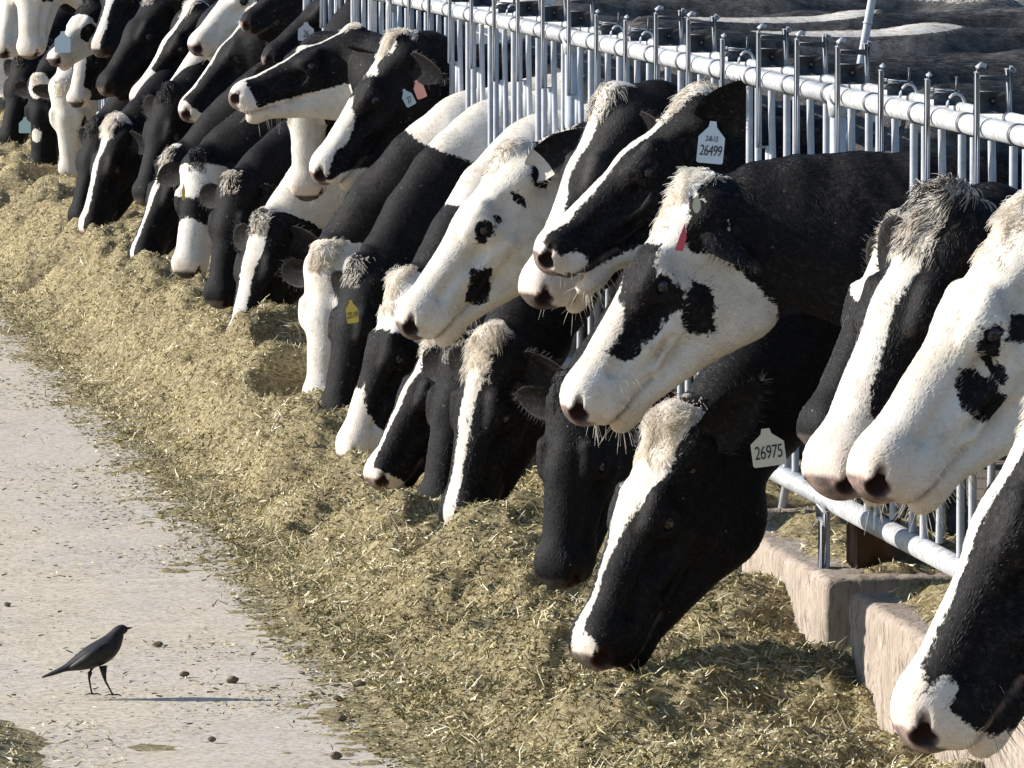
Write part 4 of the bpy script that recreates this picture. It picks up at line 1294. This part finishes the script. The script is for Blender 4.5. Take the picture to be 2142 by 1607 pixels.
# nearest first
cow('black faced cow with white blaze and pink nose, nearest the camera at lower right', (2196, 800), (1893, 1545), 1300, 4, seed=1, spec2=[BL((-.1, .04), (.1, .035), (.3, .022), (.5, .03))], base='w', body='b', zn=1.05,
    hp=[(-1, ZK([(1065, 1235), (1068, 1100), (1130, 880), (1215, 600), (1395, 250), (1580, 0), (1850, -240), (2600, -300), (2600, 1320), (1570, 1425), (1450, 1455), (1330, 1420), (1200, 1330), (1180, 1290), (1240, 1190), (1180, 1175), (1100, 1240)]))],
    pink=1.0, dark=.1)
cow('mostly white faced cow with black eye and cheek patches, head lowered at the right edge', (2135, 425), (1795, 1020), 1115, 10, seed=2, nr=.95, base='w', body='b', zn=1.12,
    hp=[(-1, Z8([(800, 920), (830, 850), (900, 830), (960, 880), (1000, 960), (1005, 1030), (960, 1085), (880, 1070), (820, 1010)])),
        (-1, Z8([(860, 740), (890, 690), (990, 690), (1030, 620), (1089, 600), (1260, 600), (1260, 740), (1089, 740), (980, 745), (970, 800), (1015, 880), (1000, 920), (960, 900), (920, 820), (870, 780)]))],
    tuft=dict(white=True, n=1500, L=.075, x=(-.04, .12), w=.06, fwd=.5), pink=.9, dark=.05, bodyspec=[(1, 'b', -.1, 0, 1.2, .16)])
cow('cow with broad white blaze and shaggy black and white forelock, beside the patched white face', (1955, 400), (1722, 1020), 1085, 30, seed=3, nr=.95,
    spec=[BL((0, .055), (.12, .045), (.25, .035), (.4, .045), (.6, .10)), (1, 'front', .475)], tuft=dict(white=.035, n=2600, L=.085, x=(-.05, .13), w=.06, mix=.3, fwd=.5), dark=.2, pink=.9, zn=1.1)
cow('black nosed cow with white brow just behind the shaggy forelocked head', (1885, 455), (1697, 930), 1020, 25, seed=4, nr=.95,
    spec=[(1, 'ball', .12, 0, -.02, .11)], tuft=dict(white=True, L=.05), dark=.85, hlim=(.8, 1.1), zn=1.1)
cow('white headed cow with black eye patch and cheek spot on a level black neck', (1435, 372), (1187, 868), 945, 2, seed=5, base='w', body='b', zn=1.14, nr=1.12,
    hp=[(-1, Z7([(790, 420), (890, 440), (880, 500), (860, 560), (900, 640), (980, 660), (1020, 700), (1000, 780), (940, 830), (880, 940), (800, 1000), (760, 1080), (680, 1100), (560, 1060), (640, 960), (700, 860), (690, 700), (690, 560), (710, 470)])),
        (-1, Z7([(1070, 600), (1130, 650), (1200, 740), (1215, 840), (1200, 920), (1110, 975), (1040, 930), (1000, 880), (1010, 760), (1040, 680)])),
        (-1, Z7([(1245, 300), (1250, 440), (1290, 570), (1420, 680), (1540, 800), (1560, 900), (1580, 1040), (1640, 1060), (2200, 1300), (2200, 0), (1300, 0), (1080, 120), (1140, 200)])),
        (-1, Z7([(1060, 160), (1180, 200), (1280, 300), (1240, 440), (1160, 490), (1060, 500), (1000, 400)]))],
    bodyspec=[(1, 'b', -.38, -.05, .88, .13, (1.6, 1.5, .55))], ears={1: dict(dir=(.45, .40, -.72), open=(.5, -.7, .3), L=.15, W=.062, cup=.35), -1: dict(dir=(-.2, 1, .1))},
    tuft=dict(white=True, n=1800, L=.055, x=(-.04, .14), w=.055, mess=.4), dark=.3, pink=.3,
    tagset=[dict(px=1457, py=430, w=.018, h=.034, color=(.55, .50, .33), off=.16, shape='round'), dict(px=1426, py=496, w=.022, h=.062, color=(.60, .06, .07), off=.16, shape='sliver', rot=8)])
cow('big black cow with white forehead and cream tag 26975, nose in the feed', (1385, 862), (1222, 1385), 930, 22, seed=6, nr=1.0, hlim=(.9, 1.16),
    spec=[BL((-.05, .07), (.1, .082), (.2, .062), (.27, .036), (.33, .014), (.45, .012), (.58, .03)), (1, 'ball', .56, .03, -.02, .030)], ears={1: dict(dir=(-.75, .55, -.05), open=(.2, .9, .3), L=.20)},
    tuft=dict(white=True, n=2600, L=.075, x=(-.06, .12), w=.07, mess=.45), dark=.6, zn=.98,
    tagset=[dict(px=1606, py=936, w=.075, h=.084, color=(.62, .58, .45), lines=[('26975', .034, 0, -.012)], rot=-8, off=.22)])
cow('all black cow with folded face, nose down behind the cow tagged 26975', (1190, 795), (1160, 1225), 850, 48, seed=7, spec=[], tuft=dict(white=False, L=.05, n=900), dark=.9,
    ears={'all': dict(dir=(-.1, 1, -.2)), -1: dict(dir=(.1, 1, .1), L=.15)}, zn=.98)
cow('black head with open mouth and white tag 26499 under a round hairy ear', (1455, 185), (1122, 545), 835, 0, seed=8, zw=1.38, nr=.95, chew=.016,
    hp=[(1, Z7([(800, -450), (900, -400), (620, -40), (440, 120), (330, 250), (250, 330), (180, 420), (190, 520), (260, 590), (400, 600), (480, 570), (505, 500), (440, 480), (330, 490), (240, 430), (250, 370), (330, 360), (360, 230), (500, 40)]))],
    spec=[(1, 'under', -.30, .30), BL((0, .05), (.15, .035), (.3, .03), (.5, .05))], tuft=dict(white=True, n=2200, L=.055, x=(-.05, .12), mix=.2), dark=.1, pink=.6, zn=1.13,
    ears={1: dict(dir=(-.55, .55, .10), open=(.35, .8, -.2), L=.18, W=.085, cup=.4), -1: dict(dir=(-.3, 1, .2))},
    tagset=[dict(px=1488, py=298, w=.066, h=.105, color=WH, lines=[('26499', .030, 0, -.022), ('2-8-13', .016, 0, .008)], rot=5, off=.2)])
cow('black head with narrow white blaze, partly hidden by the head tagged 26499', (1270, 190), (1108, 630), 792, 18, seed=9, zw=1.43, dust=.35, nr=.95, chew=.008,
    spec=[BL((0, .04), (.12, .03), (.25, .022), (.4, .05), (.6, .1)), (1, 'front', .47)], tuft=dict(white=True, n=1600, L=.06, mix=.35), dark=.8, pink=.8, zn=1.12)
cow('white head freckled with small black spots and one square black cheek patch', (1062, 303), (838, 690), 776, 4, seed=10, zw=1.38, nr=.95, base='w', body='b', zn=1.1,
    hp=[(-1, Z5([(810, 1240), (860, 1215), (900, 1250), (920, 1340), (880, 1320), (830, 1290)])), (-1, Z5([(700, 1380), (740, 1370), (765, 1410), (730, 1435)])),
        (-1, Z5([(560, 1450), (640, 1440), (660, 1560), (610, 1580), (580, 1520)])), (-1, Z5([(930, 1150), (960, 1060), (1050, 1060), (1100, 1130), (1050, 1210), (970, 1220), (920, 1160)])),
        (-1, Z4([(830, 350), (915, 340), (930, 420), (910, 500), (860, 515), (805, 500), (820, 420)]))],
    bodyspec=[(1, 'b', -.2, 0, 1.05, .22), (1, 'n', .4, 1.1, .4)], ears={1: dict(dir=(-.85, .45, -.1), open=(.2, .8, .3), white=.35, W=.05)}, tuft=dict(white=True, n=800, L=.045, x=(-.04, .12), mix=.12), dark=.55, pink=.2)
cow('black cow with a long thin white blaze reaching the feed under the freckled white head', (1010, 700), (952, 1110), 768, 38, seed=11,
    spec=[BL((-.04, .05), (.08, .045), (.2, .028), (.35, .022), (.6, .025))], tuft=dict(white=True, n=1900, L=.065, x=(-.06, .14), w=.06), dark=.4, zn=1.0)
cow('grey nosed black cow feeding just left of the long thin blaze', (955, 705), (903, 1085), 750, 40, seed=12, zw=1.34, spec=[], tuft=dict(white=True, mix=.3, n=700), dark=.7, zn=1.0, bodyspec=[(1, 'n', .5, 1.4, .25)], hlim=(.8, 1.1))
cow('black cow whose white blaze ends in a white nose tip pushed into the feed', (912, 695), (777, 1012), 724, 20, seed=13, zw=1.36, hlim=(.8, 1.1),
    spec=[BL((-.04, .05), (.1, .035), (.22, .02), (.45, .012), (.52, .03), (.6, .05)), (1, 'front', .54)], tuft=dict(white=True, n=900, L=.05), dark=.2, zn=1.0, bodyspec=[(1, 'b', -.02, 0, 1.22, .32), (1, 'b', 1.5, 0, 1.42, .2, (1.3, .6, .16))])
cow('white nosed cow with black cheek and pale forelock, nostril just over the feed', (828, 583), (722, 965), 700, 14, seed=14, zw=1.43, base='w', zn=1.03,
    hp=[(-1, Z4([(380, 680), (440, 620), (540, 640), (620, 700), (640, 1110), (440, 1085), (360, 1000), (362, 900), (350, 760)]))], tuft=dict(white=True, n=1400, L=.065, x=(-.05, .12)), dark=.5,
    bodyspec=[(1, 'b', -.04, 0, 1.2, .36), (1, 'b', .95, -.05, 1.47, .30, (1.3, .6, .16))])
cow('dark grey faced feeding cow with a yellow ear tag beside its eye', (742, 545), (692, 893), 668, 34, seed=15, zw=1.44, spec=[(1, 'front', .55)], hlim=(.8, 1.1), tuft=dict(white=True, n=500, L=.04), dark=.6, zn=1.03,
    bodyspec=[(1, 'b', .0, 0, 1.26, .28), (1, 'b', .9, -.05, 1.48, .30, (1.2, .6, .16))], ears={1: dict(dir=(-.1, 1, -.35), L=.2, white=.35)},
    tagset=[dict(px=736, py=652, w=.036, h=.072, color=(.62, .45, .06), lines=[('2519', .022, 0, -.012)], rot=-8, off=.2)])
cow('white faced cow with curly poll, turned to the camera beside the yellow tagged cow', (672, 525), (668, 862), 648, 58, seed=16, base='w', hlim=(.84, 1.1), roll=-6,
    spec=[(-1, 'ball', .27, .09, -.07, .055, (1, 1, 1)), (-1, 'ball', .1, .1, -.1, .05), (-1, 'ball', .40, .07, -.15, .07)], tuft=dict(white=True, n=1500, L=.05, x=(-.05, .07), w=.06), dark=.4, zn=1.04,
    bodyspec=[(1, 'b', .03, 0, 1.28, .30), (1, 'b', 1.3, -.05, 1.45, .25, (1.2, .6, .16))])
cow('black cheeked cow with narrow white face and white neck, nose deep in the feed', (548, 450), (490, 735), 600, 42, seed=17, zw=1.50, hlim=(.84, 1.16),
    spec=[BL((0, .05), (.15, .05), (.3, .03), (.6, .04))], tuft=dict(white=.02, n=1400, L=.055, mix=.35), dark=.4, zn=.98, body='w', bodyspec=[(-1, 'b', -.44, -.1, .99, .09, (1, 4, 1.1)), (-1, 'n', .3, 1.2, .0)])
cow('white nosed cow facing the camera under the chin of the level black head', (640, 150), (640, 402), 606, 72, seed=18, spec=[BL((0, .05), (.2, .07), (.4, .1)), (1, 'front', .38)], dark=.7, pink=1., zn=1.12, tuft=dict(n=300))
cow('black head with curly white poll and white nose, grey and pink tags in its ear', (822, 72), (655, 372), 640, 2, hlim=(.8, 1.1), seed=19, zn=1.12,
    hp=[(1, Z3([(1400, 100), (1600, 120), (1520, 400), (1420, 470), (1390, 560), (1290, 580), (1222, 680), (1212, 800), (1230, 970), (1150, 1100), (1060, 1180), (1040, 1300), (940, 1400), (800, 1330), (800, 1230), (900, 1130), (950, 900), (1160, 650), (1250, 400)])),
        (1, Z3([(1150, 1270), (1420, 1240), (1420, 1420), (1000, 1460), (1000, 1360), (1060, 1330)]))], tuft=dict(white=True, n=1900, L=.05, x=(-.05, .10)), dark=.4,
    ears={1: dict(dir=(.05, .8, -.75), open=(.4, .5, .3), L=.17)},
    tagset=[dict(px=853, py=204, w=.035, h=.060, color=(.30, .36, .40), lines=[('27', .022, 0, -.01)], rot=-28, off=.2), dict(px=877, py=187, w=.034, h=.062, color=(.72, .33, .25), rot=-22, off=.16)])
cow('long black head with white nose held nearly level above the other heads', (742, 55), (480, 205), 614, 0, seed=20, zw=1.46, zn=1.13, bodyspec=[(1, 'n', .5, 1.0, .4)], hlim=(.8, 1.15),
    spec=[(1, 'front', .505), (1, 'under', -.215, .18), BL((-.02, .03), (.2, .018), (.5, .03))], tuft=dict(white=True, n=900, L=.045, x=(-.02, .05)), dark=.35)
cow('black head with thin white brow line, just left of the level black head', (532, 15), (378, 243), 520, 4, seed=21, zn=1.12, spec=[BL((-.02, .05), (.1, .06), (.2, .02), (.5, .025)), (1, 'front', .53)], tuft=dict(white=True, n=700), dark=.45)
cow('black cow behind the level black head, only its brow and tagged ear showing', (705, -35), (560, 120), 553, 5, seed=39, zn=1.14, zw=1.5, spec=[], tuft=dict(n=300, white=True), hlim=(.8, 1.1), ears={1: dict(dir=(.1, .8, -.5), L=.19, W=.075)},
    tagset=[dict(px=640, py=66, w=.06, h=.07, color=(.5, .5, .5), lines=[('26', .03, 0, -.01)], off=.25)])
cow('black cow standing high where the visible rail ends, behind the curly white poll', (800, -50), (700, 60), 566, 0, seed=40, zn=1.16, zw=1.52, spec=[], tuft=dict(n=300, white=False), hlim=(.7, 1.1))
cow('black cow at the top edge between the level black head and the thin browed one', (620, -70), (520, 40), 541, 5, seed=41, zn=1.16, zw=1.52, spec=[], tuft=dict(n=300, white=True), hlim=(.7, 1.1))
cow('white faced cow at the top edge left of the thin browed black head', (515, -60), (408, 92), 513, 18, seed=42, zn=1.14, base='w', spec=[(-1, 'ball', .1, None, -.2, .12), (-1, 'ball', .6, 0, -.08, .05)], dark=.6, tuft=dict(n=300, white=True), hlim=(.8, 1.1))
cow('white face with black cheek, its pale nose beside the thin browed black head', (478, -10), (338, 226), 505, 8, seed=22, zn=1.12, base='w', spec=[(-1, 'ball', .38, None, -.16, .12), (-1, 'ball', .18, .09, -.25, .1)], dark=.4, tuft=dict(n=400))
cow('grey browed cow with dirty white nose, third head left of the level black head', (402, 5), (278, 218), 488, 12, seed=23, zn=1.1, spec=[(1, 'front', .40), BL((0, .03), (.5, .03))], dark=.25, tuft=dict(n=400, white=True), hlim=(.8, 1.1))
cow('black far cow with a round furry ear, head hanging beside the grey browed cow', (322, -20), (212, 192), 470, 25, seed=24, zn=1.1, spec=[], dark=.6, tuft=dict(n=300, white=True), hlim=(.8, 1.1), ears={1: dict(dir=(-.1, .9, -.2), open=(.7, .3, .1), W=.085)})
cow('white muzzled far cow whose black ear carries a large pale tag', (190, 0), (108, 128), 445, 35, seed=25, zn=1.12, base='w', spec=[(-1, 'back', .16), (-1, 'ball', .25, .09, -.1, .07)], dark=.5, hlim=(.66, 1.1), tuft=dict(n=200, white=False),
    ears={1: dict(dir=(.2, .9, -.2), L=.2, W=.08)}, tagset=[dict(px=131, py=88, w=.075, h=.10, color=(.62, .72, .74), lines=[], off=.25)])
cow('white faced cow with brownish nose in the upper left corner', (50, -95), (58, 122), 425, 50, seed=26, zn=1.12, base='w', spec=[(-1, 'ball', .2, None, -.12, .07)], dark=.4, tuft=dict(n=200))
cow('brown muzzled pale cow cut off by the left picture edge', (25, -90), (-2, 118), 408, 30, seed=27, zn=1.12, base='w', spec=[(-1, 'back', .2)], dark=.8, tuft=dict(n=200))
cow('black cow with bluish white forehead above the far heads, right of the pale tag', (258, -75), (205, 105), 452, 50, seed=28, zn=1.13, spec=[BL((0, .05), (.2, .06), (.3, .02), (.5, .03))], dark=.6, tuft=dict(n=200, white=True))
# lower row of the far end
cow('black bulging head with a white tufted poll, nose in the feed at the left', (228, 262), (178, 488), 492, 26, seed=29, spec=[BL((0, .04), (.2, .02), (.35, .02), (.6, .03)), (1, 'under', -.33, .2)], tuft=dict(white=True, n=1200, L=.075, x=(-.06, .08), w=.06), dark=.6, zn=1.0, hlim=(.84, 1.15))
cow('thin faced dark cow feeding just left of the tufted black head', (188, 285), (160, 458), 470, 34, seed=30, spec=[], dark=.8, tuft=dict(n=300, white=False), zn=1.0, hlim=(.8, 1.1))
cow('black feeding cow with white brow, second head right of the white tufted poll', (352, 325), (284, 545), 530, 30, seed=31, spec=[BL((-.05, .04), (.1, .035), (.22, .025), (.4, .012), (.6, .02))], tuft=dict(white=.01, n=900, mix=.3, L=.05), dark=.7, zn=1.0, hlim=(.8, 1.12))
cow('grizzled white and black face with a small yellow tag, feeding among dark heads', (412, 355), (388, 562), 562, 62, seed=32, base='w', spec=[(-1, 'ball', .27, None, -.05, .07), (-1, 'ball', .5, 0, -.05, .04), (-1, 'back', .05)], tuft=dict(white=False, n=600), dark=.8, zn=1.0, hlim=(.8, 1.1),
    tagset=[dict(px=384, py=402, w=.012, h=.06, color=(.60, .44, .08), off=.2)])
cow('narrow dark head feeding tight against the black cheeked cow with white neck', (478, 430), (455, 612), 590, 50, seed=33, spec=[], dark=.8, tuft=dict(n=300, white=True), zn=.98, hlim=(.8, 1.1))
cow('all white cow with pinkish poll and dark eye spot, far left, feeding', (128, 178), (148, 374), 430, 60, seed=34, base='w', body='w', spec=[(-1, 'ball', .25, .09, -.06, .03), (-1, 'ball', .6, 0, -.08, .03)], dark=.3, zn=1.0, tuft=dict(n=300), bodyspec=[(-1, 'n', -.5, 2, .1)])
cow('dark faced cow with a pale green tag, just left of the all white cow', (78, 185), (82, 358), 418, 52, seed=35, spec=[(1, 'ball', .35, 0, 0, .04), (1, 'ball', .05, 0, 0, .08)], dark=.9, zn=1.0, tuft=dict(n=300, white=True), tagset=[dict(px=52, py=262, w=.06, h=.08, color=(.45, .62, .60), off=.1)])
cow('black feeding cow nearest the left picture edge', (38, 130), (12, 298), 402, 40, seed=36, spec=[], dark=.9, zn=1.0, tuft=dict(n=200, white=False))
cow('cow with black and white nose hanging under the white muzzled far cow', (175, 95), (158, 205), 437, 60, seed=37, spec=[(1, 'front', .45), BL((0, .04), (.4, .05))], dark=.9, zn=1.05, tuft=dict(n=200, white=True), hlim=(.66, 1))
cow('black cow whose poll shows between the pale noses and the bowed feeding head', (335, 238), (300, 400), 508, 40, seed=38, spec=[], dark=.8, zn=1.0, tuft=dict(n=300, white=False))

# each cow takes a stall of its own, in their order along the fence, as near to its head as can be
QUEUE.sort(key=lambda t: t[0])
stall_cost = lambda d: (d - .1) ** 2 if d > 0 else .01 + 5 * d * d - .2 * d
n_, m_ = len(QUEUE), len(STALLS)
D = np.full((n_ + 1, m_ + 1), 1e9); D[0, :] = 0
for i in range(1, n_ + 1):
    for j in range(1, m_ + 1):
        D[i, j] = min(D[i, j - 1], D[i - 1, j - 1] + stall_cost(STALLS[j - 1] - QUEUE[i - 1][0]))
i, j = n_, m_; pick = {}
while i > 0:
    if D[i, j] == D[i, j - 1]: j -= 1
    else: pick[i - 1] = j - 1; i -= 1; j -= 1
for i in range(n_): QUEUE[i][2](STALLS[pick[i]])

# cows of the second row, standing with their rumps to the feeding ones
if not DEV or DEV == 'all':
    for i, (y, x, rz, bs, lb) in enumerate(((24.5, 3.6, 8, [(1, 'b', 1.9, 0, 1.38, .2, (1, .7, .3))], 'dusty black cow standing crosswise behind the feeding row, standing at a slant'),
                                    (27.2, 3.7, -10, [(1, 'n', .4, 1.1, .35)], 'black and white spotted back in the second row behind the fence'),
                                    (30.2, 3.65, 5, [], 'dark dusty back furthest away in the second row'),
                                    (33.0, 3.8, 5, [(1, 'n', .4, 1.3, .35)], 'patched back at the very top behind the pole'),
                                    (21.8, 4.0, 12, [(1, 'b', 1.2, 0, 1.42, .25, (1, .7, .2))], 'grey dusty back with white saddle at the right behind the fence'))):
        Hm = frame_yp(R(35), 0, 0)
        r_, *_ = make_cow((-.35, 0, 1.45), Hm, 1., 0, 0., [BL((0, .03), (.6, .03))], 'b', 'b', bs, res=.013, seed=60 + i, fur=14000, Yn=0., zn=1.3, dust=.4)
        r_.location = (x, y, 0); r_.rotation_euler = (0, 0, R(180 + rz))
        tag(r_, lb, 'cow', 'cows standing in the second row')


# ---------------------------------------------------------------- the feed windrow, eaten out under the muzzles
feed = sheet('feed_pile', np.arange(-1.40, -.03, .0115), ygrid(10.5, 52), feed_h, m_feed)
tag(feed, kind='stuff', label='long windrow of chopped green brown feed heaped along the curb')
rng = np.random.default_rng(14)
NB = 230000
Y_ = ysample(NB, 13.5, 48); X_ = -1.02 + rng.random(NB) * .97 - (rng.random(NB) < .22) * rng.exponential(.13, NB)
Z_ = feed_h(X_, Y_)
keep = (Z_ > .004) | (rng.random(NB) < .35)
Y_, X_, Z_ = Y_[keep], X_[keep], np.maximum(Z_[keep], .001)
n = len(X_)
tn = np.clip(rng.beta(1.6, 2.2, n) + .22 * fbm(np.stack([X_, Y_, X_ * 0], -1) * 3, 2), 0, 1)
big = rng.random(n)
Ln = np.where(big < .90, rng.uniform(.006, .022, n), rng.uniform(.02, .055, n)); Wn = np.where(big < .90, rng.uniform(.002, .005, n), rng.uniform(.0016, .0034, n))
tn = np.where(big > .96, rng.uniform(.7, 1, n), tn)
blades('loose_straw', np.stack([X_, Y_, Z_], -1), None, Ln, Wn, tn, 7, 'loose stems and leaf bits lying over the feed windrow', .45)
